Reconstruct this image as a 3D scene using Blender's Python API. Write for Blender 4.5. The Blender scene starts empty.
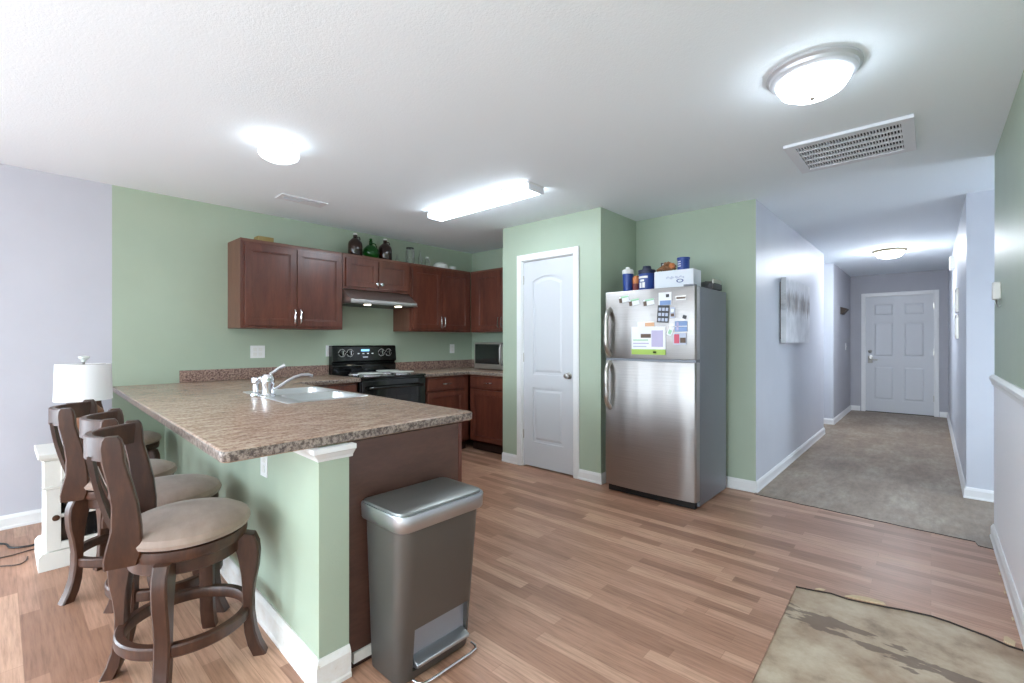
import bpy, bmesh, math, random
from mathutils import Vector, Matrix
random.seed(7)
C = bpy.context.scene.collection
scn = bpy.context.scene
PI = math.pi

# ------------------------------------------------------------------ camera, world, exposure, daylight
YAW = math.atan2(419, 464)
cam_d = bpy.data.cameras.new('camera'); cam = bpy.data.objects.new('camera', cam_d); C.objects.link(cam)
cam.location = (0, 0, 1.255); cam.rotation_euler = (PI/2, 0, YAW)
cam_d.sensor_width = 36; cam_d.lens = 464*36/1024; cam_d.clip_start = 0.05
scn.camera = cam
scn.view_settings.view_transform = 'Standard'; scn.view_settings.look = 'None'
scn.view_settings.gamma = 1; scn.view_settings.use_curve_mapping = False
scn.view_settings.exposure = 1.25
scn.cycles.use_denoising = True
scn.cycles.max_bounces = 10; scn.cycles.diffuse_bounces = 7; scn.cycles.sample_clamp_indirect = 8
wd = bpy.data.worlds.new('sky'); scn.world = wd; wd.use_nodes = True
wd.node_tree.nodes['Background'].inputs[0].default_value = (0.76, 0.89, 1.0, 1)
wd.node_tree.nodes['Background'].inputs[1].default_value = 7.2
_n = wd.node_tree; _tc = _n.nodes.new('ShaderNodeTexCoord'); _sx = _n.nodes.new('ShaderNodeSeparateXYZ'); _mr = _n.nodes.new('ShaderNodeMapRange')
_n.links.new(_tc.outputs['Generated'], _sx.inputs[0]); _n.links.new(_sx.outputs[2], _mr.inputs[0])   # bright overcast sky over darker ground
_mr.inputs[1].default_value = -.04; _mr.inputs[2].default_value = .04; _mr.inputs[3].default_value = 3.8; _mr.inputs[4].default_value = 9.0
_n.links.new(_mr.outputs[0], _n.nodes['Background'].inputs[1])
WIN = [  # daylight portals in the unseen window openings: centre, rotation, width, height
    ((-4.6, -2.15, 1.10), (0, -PI/2, 0), 2.0, 2.0),
    ((-3.1, -4.2, 1.35), (PI/2, 0, 0), 1.8, 1.5),
    ((-0.9, -4.2, 1.1), (PI/2, 0, 0), 1.6, 2.0),
    ((1.9, 4.73, 1.425), (0, PI/2, 0), .70, 1.25),
    ((-2.1, 7.95, 1.4), (0, -PI/2, 0), .4, 1.0)]
for c, r, w, h in WIN:
    l = bpy.data.lights.new('window_portal', 'AREA'); l.shape = 'RECTANGLE'
    l.size = h if abs(r[1]) > 1 else w; l.size_y = w if abs(r[1]) > 1 else h
    if abs(r[1]) > 1: l.size, l.size_y = h, w
    l.cycles.is_portal = True
    o = bpy.data.objects.new('window_portal', l); C.objects.link(o); o.location = c; o.rotation_euler = r

def lamp(name, kind, loc, power, size, rot=(0, 0, 0), col=(1, 1, 1), sy=None):
    l = bpy.data.lights.new(name, kind); l.energy = power; l.color = col
    if kind == 'AREA':
        l.size = size
        if sy: l.shape = 'RECTANGLE'; l.size_y = sy
    else: l.shadow_soft_size = size
    o = bpy.data.objects.new(name, l); C.objects.link(o); o.location = loc; o.rotation_euler = rot; return o
# the photographer's flash, bounced off the ceiling behind and left of the camera, and its weaker direct light
lamp('bounce_flash', 'AREA', (-1.0, -2.6, 1.0), 30, 1.8, (PI, 0, 0), (.78, .90, 1))
lamp('direct_flash', 'POINT', (-.75, -.9, 1.9), 9, .16)

# ------------------------------------------------------------------ materials
def lin(c):
    return tuple((v/255/12.92 if v/255 <= .04045 else ((v/255+.055)/1.055)**2.4) for v in c) + (1,)
def new_mat(name):
    m = bpy.data.materials.new(name); m.use_nodes = True
    nt = m.node_tree; return m, nt, nt.nodes['Principled BSDF']
def N(nt, t, **k):
    n = nt.nodes.new(t)
    for a, v in k.items(): setattr(n, a, v)
    return n
def coords(nt, scale=(1, 1, 1), space='Object'):
    tc = N(nt, 'ShaderNodeTexCoord'); mp = N(nt, 'ShaderNodeMapping'); mp.inputs['Scale'].default_value = scale
    nt.links.new(tc.outputs[space], mp.inputs[0]); return mp.outputs[0]
def noise(nt, vec, scale, detail=4, rough=.55):
    n = N(nt, 'ShaderNodeTexNoise'); n.inputs['Scale'].default_value = scale
    n.inputs['Detail'].default_value = detail; n.inputs['Roughness'].default_value = rough
    nt.links.new(vec, n.inputs['Vector']); return n.outputs['Fac']
def ramp(nt, fac, stops):
    r = N(nt, 'ShaderNodeValToRGB'); e = r.color_ramp.elements
    while len(e) < len(stops): e.new(.5)
    for i, (p, c) in enumerate(stops): e[i].position = p; e[i].color = lin(c)
    nt.links.new(fac, r.inputs[0]); return r.outputs[0]
def mix(nt, fac, a, b, mode='MIX'):
    m = N(nt, 'ShaderNodeMix', data_type='RGBA', blend_type=mode)
    for s, v in ((m.inputs[0], fac), (m.inputs[6], a), (m.inputs[7], b)):
        if hasattr(v, 'is_linked'): nt.links.new(v, s)
        else: s.default_value = v
    return m.outputs[2]
def bump(nt, p, fac, strength, dist=.002):
    b = N(nt, 'ShaderNodeBump'); b.inputs['Strength'].default_value = strength; b.inputs['Distance'].default_value = dist
    nt.links.new(fac, b.inputs['Height']); nt.links.new(b.outputs[0], p.inputs['Normal'])
def plain(name, c, rough=.5, metal=0, spec=.5, bmp=None, var=0, coat=0, trans=0, emit=None, es=0, alpha=1):
    m, nt, p = new_mat(name)
    p.inputs['Base Color'].default_value = lin(c); p.inputs['Roughness'].default_value = rough
    p.inputs['Metallic'].default_value = metal; p.inputs['Specular IOR Level'].default_value = spec
    p.inputs['Coat Weight'].default_value = coat; p.inputs['Transmission Weight'].default_value = trans
    v = coords(nt)
    if var:
        f = noise(nt, v, 3.0, 5)
        lo = tuple(max(0, x-var) for x in c); hi = tuple(min(255, x+var) for x in c)
        nt.links.new(ramp(nt, f, [(.3, lo), (.7, hi)]), p.inputs['Base Color'])
    if bmp: bump(nt, p, noise(nt, v, bmp[0], 3), bmp[1], bmp[2] if len(bmp) > 2 else .002)
    if emit: p.inputs['Emission Color'].default_value = lin(emit); p.inputs['Emission Strength'].default_value = es
    return m
M = {}
M['green'] = plain('green_wall_paint', (170, 184, 164), .45, bmp=(180, .25), var=2)
M['grey'] = plain('pale_grey_wall_paint', (196, 196, 205), .55, bmp=(180, .25), var=2)
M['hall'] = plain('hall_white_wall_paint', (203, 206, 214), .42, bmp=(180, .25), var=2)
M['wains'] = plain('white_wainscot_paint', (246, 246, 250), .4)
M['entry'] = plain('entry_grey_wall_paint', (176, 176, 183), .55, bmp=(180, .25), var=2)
M['trim'] = plain('white_trim_paint', (232, 232, 232), .35, var=2)
M['wornwhite'] = None
M['door'] = plain('white_door_paint', (205, 207, 211), .35)
M['dark'] = plain('black_plastic', (20, 20, 21), .45)
M['blackgloss'] = plain('black_enamel', (14, 14, 15), .12, coat=.3)
M['blackglass'] = plain('oven_door_glass', (22, 24, 24), .06, coat=.5)
M['chrome'] = plain('chrome', (225, 226, 230), .10, 1)
M['nickel'] = plain('brushed_nickel', (190, 186, 180), .30, 1)
M['whiteplastic'] = plain('white_plastic', (235, 234, 230), .4)
M['shade'] = plain('white_lampshade_cloth', (240, 240, 242), .8, bmp=(400, .3))
M['lampwood'] = plain('brown_lamp_wood', (128, 84, 58), .5, var=14)
M['furnwhite'] = plain('white_cabinet_paint', (226, 224, 218), .5, bmp=(60, .3), var=5)
M['knobbronze'] = plain('dark_bronze', (92, 66, 50), .4, .6)
M['cablebrown'] = plain('dark_cable', (70, 52, 44), .5)
M['plate'] = plain('white_wall_plate', (240, 240, 240), .35)
M['tan'] = plain('tan_box_card', (150, 130, 80), .8, var=12)
M['wicker'] = plain('brown_woven_straw', (140, 98, 66), .8, bmp=(120, 1), var=25)
M['blue'] = plain('blue_plastic', (36, 66, 140), .35)
M['navy'] = plain('navy_plastic', (28, 36, 66), .45)
M['orange'] = plain('orange_label', (196, 120, 70), .5)
M['red'] = plain('dark_red_label', (120, 48, 44), .5)
M['boxwhite'] = plain('white_carton', (226, 230, 236), .5)
M['paper'] = plain('white_paper', (240, 241, 244), .6)
M['paperdim'] = plain('pale_print', (190, 196, 214), .6)
M['paperblue'] = plain('blue_print', (132, 158, 202), .6)
M['papergreen'] = plain('lime_green_print', (166, 196, 92), .6)
M['papermint'] = plain('mint_print', (160, 206, 170), .6)
M['lilac'] = plain('lilac_print', (192, 184, 214), .6)
M['charcoal'] = plain('charcoal_print', (62, 62, 66), .5)
M['pink'] = plain('pink_print', (206, 84, 108), .5)
M['peach'] = plain('peach_print', (224, 178, 140), .6)
M['brownprint'] = plain('brown_print', (104, 84, 70), .6)
M['greymetal'] = plain('grey_side_paint', (122, 124, 130), .38, .3, bmp=(260, .35))
M['recess'] = plain('bin_recess_grey', (150, 154, 162), .4, .4)
M['canmetal'] = plain('grey_brushed_bin_steel', (108, 106, 102), .38, .75)
M['canband'] = plain('bright_bin_rim_steel', (186, 190, 194), .28, .95)
M['canlid'] = plain('grey_bin_lid', (128, 130, 128), .32, .7)
M['ventdark'] = plain('dark_duct', (62, 64, 72), .9)
M['ventwhite'] = plain('white_vent_enamel', (228, 230, 236), .4)
M['cushion'] = None
M['brass'] = plain('hall_lamp_rim', (176, 164, 138), .35, .7)
M['rimsilver'] = plain('ceiling_lamp_rim', (214, 215, 220), .35, .4)
M['amber'] = plain('dark_amber_glass', (48, 22, 14), .05, trans=.35, coat=.5)
M['greenglass'] = plain('green_glass', (30, 120, 40), .03, trans=.75)
M['clear'] = plain('clear_glass', (236, 244, 240), .02, trans=.95)
M['ceramic'] = plain('white_ceramic', (222, 226, 220), .25)
M['sconce'] = plain('dark_wood_shelf', (66, 54, 46), .6)
M['flake'] = plain('torn_plank_core', (206, 184, 150), .8, var=12)
M['glow1'] = plain('lit_alabaster_glass', (240, 240, 235), .3, emit=(226, 241, 255), es=10)
M['glow2'] = plain('lit_opal_glass', (245, 245, 245), .3, emit=(232, 244, 255), es=2.6)
M['glow3'] = plain('lit_ribbed_diffuser', (245, 243, 232), .4, emit=(230, 243, 255), es=10)
M['glow4'] = plain('lit_hall_glass', (245, 242, 230), .3, emit=(240, 247, 255), es=60)
M['glowhood'] = plain('hood_lamp', (255, 250, 235), .3, emit=(255, 246, 220), es=5)
M['display'] = plain('lit_clock_digits', (40, 60, 90), .2, emit=(120, 180, 230), es=1.0)
M['windowglass'] = plain('clear_window_glass', (255, 255, 255), 0, trans=1)
M['darkedge'] = plain('dark_brown_edge', (48, 40, 36), .9)  # dark brown set on upright floor edges and the front door threshold

def thin_glass():
    m = bpy.data.materials.new('window_pane_glass'); m.use_nodes = True; nt = m.node_tree
    nt.nodes.clear(); o = N(nt, 'ShaderNodeOutputMaterial'); t = N(nt, 'ShaderNodeBsdfTransparent')
    g = N(nt, 'ShaderNodeBsdfGlossy'); g.inputs['Roughness'].default_value = .02
    mx = N(nt, 'ShaderNodeMixShader'); mx.inputs[0].default_value = .06
    nt.links.new(t.outputs[0], mx.inputs[1]); nt.links.new(g.outputs[0], mx.inputs[2]); nt.links.new(mx.outputs[0], o.inputs[0]); return m
M['windowglass'] = thin_glass()
M['clear'] = thin_glass(); M['clear'].name = 'clear_bottle_glass'
_n = M['clear'].node_tree; _l = N(_n, 'ShaderNodeLayerWeight'); _l.inputs[0].default_value = .45
_n.links.new(_l.outputs['Facing'], next(x for x in _n.nodes if x.type == 'MIX_SHADER').inputs[0])

def wood(name, a, b, c, rough=.35, scale=(6, 6, 1.0), coat=.15):
    m, nt, p = new_mat(name)
    v = coords(nt, scale); f = noise(nt, v, 2.4, 6, .6); g = noise(nt, v, 14, 4, .6)
    col = ramp(nt, f, [(.25, a), (.5, b), (.78, c)])
    gr = ramp(nt, g, [(.3, (200, 200, 200)), (.7, (255, 255, 255))])
    nt.links.new(mix(nt, .5, col, gr, 'MULTIPLY'), p.inputs['Base Color'])
    p.inputs['Roughness'].default_value = rough; p.inputs['Coat Weight'].default_value = coat
    p.inputs['Coat Roughness'].default_value = .25
    return m
M['cab'] = wood('cherry_cabinet_wood', (78, 39, 30), (102, 55, 42), (124, 70, 52), .28, coat=.35)
M['cabside'] = wood('cabinet_side_veneer', (104, 66, 52), (116, 76, 60), (126, 84, 66), .45)
M['panelwood'] = wood('peninsula_end_panel', (76, 50, 42), (88, 60, 50), (98, 68, 57), .38, (1.5, 1.5, 5))
M['toe'] = plain('dark_toe_kick', (50, 28, 22), .5)
M['stool'] = wood('walnut_stool_wood', (52, 27, 16), (70, 40, 26), (94, 59, 40), .42, (9, 9, 2), .12)

def cushion_mat():
    m, nt, p = new_mat('taupe_suede'); v = coords(nt, (1, 2, 1))
    f = noise(nt, v, 5, 5, .6)
    nt.links.new(ramp(nt, f, [(.3, (138, 118, 106)), (.55, (156, 135, 122)), (.8, (172, 152, 138))]), p.inputs['Base Color'])
    p.inputs['Roughness'].default_value = .7; p.inputs['Sheen Weight'].default_value = .25
    bump(nt, p, noise(nt, v, 60, 4), .3); return m
M['cushion'] = cushion_mat()
def worn_white():
    m, nt, p = new_mat('scuffed_white_trim'); v = coords(nt, (1, 1, 1)); f = noise(nt, v, 22, 7, .7)
    nt.links.new(ramp(nt, f, [(.30, (186, 170, 148)), (.36, (228, 224, 217)), (.6, (234, 233, 230))]), p.inputs['Base Color'])
    p.inputs['Roughness'].default_value = .45; return m
M['wornwhite'] = worn_white()
def steel():
    m, nt, p = new_mat('brushed_stainless'); v = coords(nt, (1.5, 1.5, 220)); f = noise(nt, v, 2, 3)
    nt.links.new(ramp(nt, f, [(.3, (164, 160, 157)), (.7, (184, 180, 177))]), p.inputs['Base Color'])
    p.inputs['Metallic'].default_value = 1; p.inputs['Roughness'].default_value = .36
    p.inputs['Anisotropic'].default_value = .75; p.inputs['Anisotropic Rotation'].default_value = .25
    tg = N(nt, 'ShaderNodeTangent'); tg.direction_type = 'RADIAL'; tg.axis = 'Z'; nt.links.new(tg.outputs[0], p.inputs['Tangent'])
    bump(nt, p, noise(nt, coords(nt, (4, 1, .2)), 1.3, 1), .5, .02)
    return m
M['steel'] = steel()
M['steeldull'] = plain('stainless_hood', (206, 202, 198), .36, 1)
M['sinksteel'] = plain('sink_stainless', (226, 226, 230), .28, .72)

def counter_mat():
    m, nt, p = new_mat('mottled_stone_laminate')
    v = coords(nt, (1, 1, 1)); vs = coords(nt, (13, 3.0, 5))
    f1 = noise(nt, vs, 3.2, 9, .72); f2 = noise(nt, v, 70, 5, .7)
    a = ramp(nt, f1, [(.32, (112, 84, 72)), (.44, (158, 126, 108)), (.54, (178, 150, 130)), (.68, (210, 190, 172))])
    b = ramp(nt, f2, [(.40, (106, 84, 76)), (.47, (158, 134, 118)), (.56, (194, 178, 160))])
    nt.links.new(mix(nt, .35, a, b), p.inputs['Base Color'])
    p.inputs['Roughness'].default_value = .26; return m
M['counter'] = counter_mat()
def counter_edge_mat(k0=(58, 42, 40), k1=(126, 94, 84), k2=(186, 158, 146)):
    m, nt, p = new_mat('speckled_stone_laminate')
    v = coords(nt, (1, 1, 1)); f2 = noise(nt, v, 75, 5, .7); f3 = noise(nt, v, 20, 5, .7)
    b = ramp(nt, f2, [(.38, k0), (.47, k1), (.56, k2)])
    c = ramp(nt, f3, [(.4, (86, 62, 56)), (.6, (150, 128, 112))])
    nt.links.new(mix(nt, .3, b, c), p.inputs['Base Color'])
    p.inputs['Roughness'].default_value = .3; return m
M['splash'] = counter_edge_mat()
M['edge'] = counter_edge_mat((38, 36, 36), (98, 88, 82), (168, 156, 146))

def floor_mat():
    m, nt, p = new_mat('laminate_planks')
    v = coords(nt, (1, 1, 1))
    br = N(nt, 'ShaderNodeTexBrick'); nt.links.new(v, br.inputs['Vector'])
    br.inputs['Scale'].default_value = 1; br.inputs['Brick Width'].default_value = .62; br.inputs['Row Height'].default_value = .066
    br.inputs['Mortar Size'].default_value = .0008; br.inputs['Mortar Smooth'].default_value = 0; br.inputs['Bias'].default_value = 0
    br.offset = .37; br.offset_frequency = 2; br.squash = 1.25; br.squash_frequency = 3
    br.inputs['Color1'].default_value = (0, 0, 0, 1); br.inputs['Color2'].default_value = (1, 1, 1, 1); br.inputs['Mortar'].default_value = (.1, .1, .1, 1)
    pl = ramp(nt, br.outputs['Color'], [(.0, (160, 119, 97)), (.35, (182, 139, 115)), (.65, (194, 151, 127)), (1, (212, 171, 145))])
    g = noise(nt, coords(nt, (1.6, 26, 1)), 3, 8, .65)
    gr = ramp(nt, g, [(.3, (178, 168, 160)), (.5, (230, 226, 222)), (.7, (255, 255, 255))])
    nt.links.new(mix(nt, .8, pl, gr, 'MULTIPLY'), p.inputs['Base Color'])
    r = noise(nt, v, 1.3, 4)
    mr = N(nt, 'ShaderNodeMapRange'); mr.inputs[3].default_value = .32; mr.inputs[4].default_value = .5
    nt.links.new(r, mr.inputs[0]); nt.links.new(mr.outputs[0], p.inputs['Roughness'])
    return m
M['floor'] = floor_mat()
def hallfloor_mat():
    m, nt, p = new_mat('worn_taupe_sheet'); v = coords(nt, (1, 1, 1))
    f = noise(nt, coords(nt, (2.2, .9, 1)), 1.6, 7, .65); h = noise(nt, coords(nt, (5, 1.5, 1)), 5, 7, .7)
    a = ramp(nt, f, [(.3, (128, 106, 88)), (.5, (152, 133, 113)), (.7, (176, 163, 146))])
    b = ramp(nt, h, [(.35, (190, 186, 182)), (.6, (250, 250, 250))])
    br = N(nt, 'ShaderNodeTexBrick'); nt.links.new(coords(nt, (1, 1, 1)), br.inputs['Vector'])
    br.inputs['Scale'].default_value = 1; br.inputs['Brick Width'].default_value = .33; br.inputs['Row Height'].default_value = .9
    br.inputs['Mortar Size'].default_value = .0; br.inputs['Color1'].default_value = (.86, .86, .86, 1); br.inputs['Color2'].default_value = (1, 1, 1, 1)
    c = mix(nt, .75, a, b, 'MULTIPLY'); nt.links.new(mix(nt, 1.0, c, br.outputs['Color'], 'MULTIPLY'), p.inputs['Base Color'])
    p.inputs['Roughness'].default_value = .42; return m
M['hallfloor'] = hallfloor_mat()
def patch_mat():
    m, nt, p = new_mat('stained_bare_sheet'); v = coords(nt, (1, 1, 1))
    f = noise(nt, v, 4.5, 8, .68)
    a = ramp(nt, f, [(.3, (132, 114, 96)), (.45, (176, 156, 132)), (.6, (194, 179, 156)), (.75, (210, 199, 177))])
    rust = noise(nt, v, 2.1, 5, .6)
    rr = ramp(nt, rust, [(.46, (0, 0, 0)), (.64, (170, 170, 170))])
    a2 = mix(nt, rr, a, lin((128, 88, 62)))
    # torn glue streaks: a stretched noise inside a diagonal band
    tc = N(nt, 'ShaderNodeTexCoord'); mp = N(nt, 'ShaderNodeMapping'); nt.links.new(tc.outputs['Object'], mp.inputs[0])
    mp.inputs['Rotation'].default_value = (0, 0, math.radians(8)); mp.inputs['Scale'].default_value = (3.0, 9.0, 1)
    s = noise(nt, mp.outputs[0], 1.5, 6, .6)
    sx = N(nt, 'ShaderNodeSeparateXYZ'); nt.links.new(tc.outputs['Object'], sx.inputs[0])
    band = N(nt, 'ShaderNodeMath', operation='MULTIPLY_ADD'); nt.links.new(sx.outputs[0], band.inputs[0]); band.inputs[1].default_value = .22; nt.links.new(sx.outputs[1], band.inputs[2])
    sub = N(nt, 'ShaderNodeMath', operation='SUBTRACT'); nt.links.new(band.outputs[0], sub.inputs[0]); sub.inputs[1].default_value = 2.40
    ab = N(nt, 'ShaderNodeMath', operation='ABSOLUTE'); nt.links.new(sub.outputs[0], ab.inputs[0])
    mr = N(nt, 'ShaderNodeMapRange'); nt.links.new(ab.outputs[0], mr.inputs[0]); mr.inputs[1].default_value = .05; mr.inputs[2].default_value = .20; mr.inputs[3].default_value = .10; mr.inputs[4].default_value = -.3
    ad = N(nt, 'ShaderNodeMath', operation='ADD'); nt.links.new(s, ad.inputs[0]); nt.links.new(mr.outputs[0], ad.inputs[1])
    st = ramp(nt, ad.outputs[0], [(.57, (0, 0, 0)), (.60, (230, 230, 230))])
    nt.links.new(mix(nt, st, a2, lin((104, 86, 74))), p.inputs['Base Color'])
    p.inputs['Roughness'].default_value = .6; bump(nt, p, f, .4, .003); return m
M['patch'] = patch_mat()
def ceiling_mat():
    m, nt, p = new_mat('textured_ceiling_paint'); v = coords(nt)
    p.inputs['Base Color'].default_value = lin((240, 247, 252)); p.inputs['Roughness'].default_value = .85
    bump(nt, p, noise(nt, v, 110, 3, .6), .35, .004); return m
M['ceiling'] = ceiling_mat()
def canvas_mat():
    m, nt, p = new_mat('abstract_canvas_print'); tc = N(nt, 'ShaderNodeTexCoord'); sx = N(nt, 'ShaderNodeSeparateXYZ')
    nt.links.new(tc.outputs['Object'], sx.inputs[0])
    base = ramp(nt, noise(nt, coords(nt, (1, 3, 3)), 2, 5), [(.3, (200, 202, 206)), (.7, (228, 229, 233))])
    f = noise(nt, coords(nt, (1, 9, 2.2)), 1.6, 7, .7)
    mr = N(nt, 'ShaderNodeMapRange'); nt.links.new(sx.outputs[2], mr.inputs[0])
    d = N(nt, 'ShaderNodeMath', operation='SUBTRACT'); nt.links.new(sx.outputs[2], d.inputs[0]); d.inputs[1].default_value = .40
    ab = N(nt, 'ShaderNodeMath', operation='ABSOLUTE'); nt.links.new(d.outputs[0], ab.inputs[0])
    nt.links.new(ab.outputs[0], mr.inputs[0]); mr.inputs[1].default_value = .04; mr.inputs[2].default_value = .24; mr.inputs[3].default_value = .12; mr.inputs[4].default_value = -.35
    ad = N(nt, 'ShaderNodeMath', operation='ADD'); nt.links.new(f, ad.inputs[0]); nt.links.new(mr.outputs[0], ad.inputs[1])
    st = ramp(nt, ad.outputs[0], [(.42, (0, 0, 0)), (.66, (220, 220, 220))])
    dark = ramp(nt, noise(nt, coords(nt, (1, 5, 3)), 3, 4), [(.4, (84, 84, 88)), (.55, (126, 108, 94)), (.7, (140, 140, 146))])
    nt.links.new(mix(nt, st, base, dark), p.inputs['Base Color']); p.inputs['Roughness'].default_value = .7; return m
M['canvas'] = canvas_mat()

# ------------------------------------------------------------------ mesh building helpers
class MB:
    def __init__(s): s.bm = bmesh.new()
    def _bev(s, geom, w, seg=2):
        if w: bmesh.ops.bevel(s.bm, geom=geom, offset=w, segments=seg, affect='EDGES', profile=.5, clamp_overlap=True)
    def box(s, x0, x1, y0, y1, z0, z1, bev=0, seg=2, rot=None):
        r = bmesh.ops.create_cube(s.bm, size=1)
        c = Vector(((x0+x1)/2, (y0+y1)/2, (z0+z1)/2)); sz = (abs(x1-x0), abs(y1-y0), abs(z1-z0))
        for v in r['verts']: v.co = Vector((v.co.x*sz[0], v.co.y*sz[1], v.co.z*sz[2]))
        vs = r['verts']
        if rot is not None:
            for v in vs: v.co = rot @ v.co
        for v in vs: v.co += c
        if bev:
            es = list({e for v in vs for e in v.link_edges}); s._bev(es, bev, seg)
        return s
    def prism(s, pts, a0, a1, axis='z', bev=0, seg=2, bevside=None):
        def f(p, a): return {'z': (p[0], p[1], a), 'x': (a, p[0], p[1]), 'y': (p[0], a, p[1])}[axis]
        lo = [s.bm.verts.new(f(p, a0)) for p in pts]; hi = [s.bm.verts.new(f(p, a1)) for p in pts]
        n = len(pts); fs = [s.bm.faces.new(lo[::-1]), s.bm.faces.new(hi)]
        for i in range(n): fs.append(s.bm.faces.new((lo[i], lo[(i+1) % n], hi[(i+1) % n], hi[i])))
        bmesh.ops.recalc_face_normals(s.bm, faces=fs)
        if bev:
            es = list({e for f_ in fs for e in f_.edges})
            if bevside == 'caps': es = [e for e in es if not (e.verts[0] in lo) ^ (e.verts[1] in lo)]
            s._bev(es, bev, seg)
        return s
    def lathe(s, prof, cx=0, cy=0, n=32, sx=1, sy=1, ang=0, closed=False):
        rings = []
        ca, sa = math.cos(ang), math.sin(ang)
        for r, z in prof:
            if r < 1e-6: rings.append([s.bm.verts.new((cx, cy, z))])
            else:
                ring = []
                for i in range(n):
                    a = 2*PI*i/n; x, y = r*sx*math.cos(a), r*sy*math.sin(a)
                    ring.append(s.bm.verts.new((cx + x*ca - y*sa, cy + x*sa + y*ca, z)))
                rings.append(ring)
        fs = []
        prs = list(zip(rings, rings[1:])) + ([(rings[-1], rings[0])] if closed else [])
        for a, b in prs:
            for i in range(n):
                j = (i+1) % n
                if len(a) == 1 and len(b) == 1: continue
                if len(a) == 1: fs.append(s.bm.faces.new((a[0], b[i], b[j])))
                elif len(b) == 1: fs.append(s.bm.faces.new((a[i], b[0], a[j])))
                else: fs.append(s.bm.faces.new((a[i], b[i], b[j], a[j])))
        bmesh.ops.recalc_face_normals(s.bm, faces=fs)
        for f in fs: f.smooth = True
        return s
    def tube(s, pts, r, n=10, caps=True, radii=None):
        pts = [Vector(p) for p in pts]; rings = []; prev = None
        for i, p in enumerate(pts):
            t = (pts[min(i+1, len(pts)-1)] - pts[max(i-1, 0)]).normalized()
            if prev is None:
                u = t.orthogonal().normalized()
            else:
                u = (prev - t*prev.dot(t)).normalized()
            prev = u; w = t.cross(u); rr = radii[i] if radii else r
            rings.append([s.bm.verts.new(p + (u*math.cos(2*PI*k/n) + w*math.sin(2*PI*k/n))*rr) for k in range(n)])
        fs = []
        for a, b in zip(rings, rings[1:]):
            for i in range(n): fs.append(s.bm.faces.new((a[i], a[(i+1) % n], b[(i+1) % n], b[i])))
        if caps: fs += [s.bm.faces.new(rings[0][::-1]), s.bm.faces.new(rings[-1])]
        bmesh.ops.recalc_face_normals(s.bm, faces=fs)
        for f in fs:
            if len(f.verts) == 4: f.smooth = True
        return s
    def strip(s, secs):      # loft of closed sections (lists of equally many points)
        rings = [[s.bm.verts.new(p) for p in sec] for sec in secs]; fs = []; n = len(rings[0])
        for a, b in zip(rings, rings[1:]):
            for i in range(n): fs.append(s.bm.faces.new((a[i], a[(i+1) % n], b[(i+1) % n], b[i])))
        fs += [s.bm.faces.new(rings[0][::-1]), s.bm.faces.new(rings[-1])]
        bmesh.ops.recalc_face_normals(s.bm, faces=fs)
        return s
    def build(s, name, mat, parent=None, smooth=False, org=None, **props):
        me = bpy.data.meshes.new(name)
        if parent is not None: org = ORG[parent.name]
        elif org is None:
            xs = [v.co for v in s.bm.verts]
            org = Vector(((min(v.x for v in xs)+max(v.x for v in xs))/2, (min(v.y for v in xs)+max(v.y for v in xs))/2, min(v.z for v in xs)))
        org = Vector(org)
        bmesh.ops.translate(s.bm, verts=s.bm.verts, vec=-org)
        s.bm.to_mesh(me); s.bm.free()
        if smooth:
            me.shade_smooth()
            try: me.set_sharp_from_angle(angle=math.radians(35))
            except Exception: pass
        me.materials.append(M[mat] if isinstance(mat, str) else mat)
        o = bpy.data.objects.new(name, me); C.objects.link(o)
        ORG[o.name] = org
        if parent is not None: o.parent = parent
        else: o.location = org
        for k, v in props.items(): o[k] = v
        return o
ORG = {}
def thing(name, label, cat, loc, group=None, kind=None):
    o = bpy.data.objects.new(name, None); C.objects.link(o); o.location = loc; o.empty_display_size = .05
    ORG[o.name] = Vector(loc)
    if label: o['label'] = label
    if cat: o['category'] = cat
    if group: o['group'] = group
    if kind: o['kind'] = kind
    return o
def tag(o, label, cat, group=None):
    o['label'] = label; o['category'] = cat
    if group: o['group'] = group
    return o
def B(*a, **k): return MB().box(*a, **k)
def struct(name, mb, mat, parent=None, org=(0, 0, 0), smooth=False):
    o = mb.build(name, mat, parent, org=org, smooth=smooth)
    if parent is None: o['kind'] = 'structure'
    return o
H = 2.44; LX = -4.6; RX = .30; KY = 4.22; KE = 4.285; PLX = -3.345

# ------------------------------------------------------------------ the setting: floors
def wob(p, q, n, amp, axis):
    out = []
    for i in range(1, n):
        t = i/n; x = p[0]+(q[0]-p[0])*t; y = p[1]+(q[1]-p[1])*t
        d = amp*(random.random()-.5)*2
        out.append((x, y+d) if axis == 'y' else (x+d, y))
    return out
PA = (-.515, 2.745); PB = (.36, 2.80)
tear = [PA, (-.44, 2.765), (-.37, 2.79), (-.30, 2.783), (-.235, 2.80), (-.16, 2.822), (-.08, 2.85), (0, 2.868), (.06, 2.862), (.12, 2.845), (.18, 2.83), (.24, 2.80), PB]
tr = [(RX+.06, 4.30), (-5, 4.30)]
outer = [(-5, -4.4), (-.485, -4.4), (-.487, 1.0), (-.49, 1.86)] + tear + tr
mb = MB(); vs = [mb.bm.verts.new((x, y, 0)) for x, y in outer]; f = mb.bm.faces.new(vs)
r = bmesh.ops.extrude_face_region(mb.bm, geom=[f]); bmesh.ops.translate(mb.bm, verts=[g for g in r['geom'] if isinstance(g, bmesh.types.BMVert)], vec=(0, 0, -.009))
bmesh.ops.recalc_face_normals(mb.bm, faces=mb.bm.faces); bmesh.ops.triangulate(mb.bm, faces=[x for x in mb.bm.faces if len(x.verts) > 4])
flo = struct('floor', mb, 'floor'); flo.data.materials.append(M['darkedge'])
for p_ in flo.data.polygons:
    if p_.normal.y < -.5: p_.material_index = 1
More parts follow.
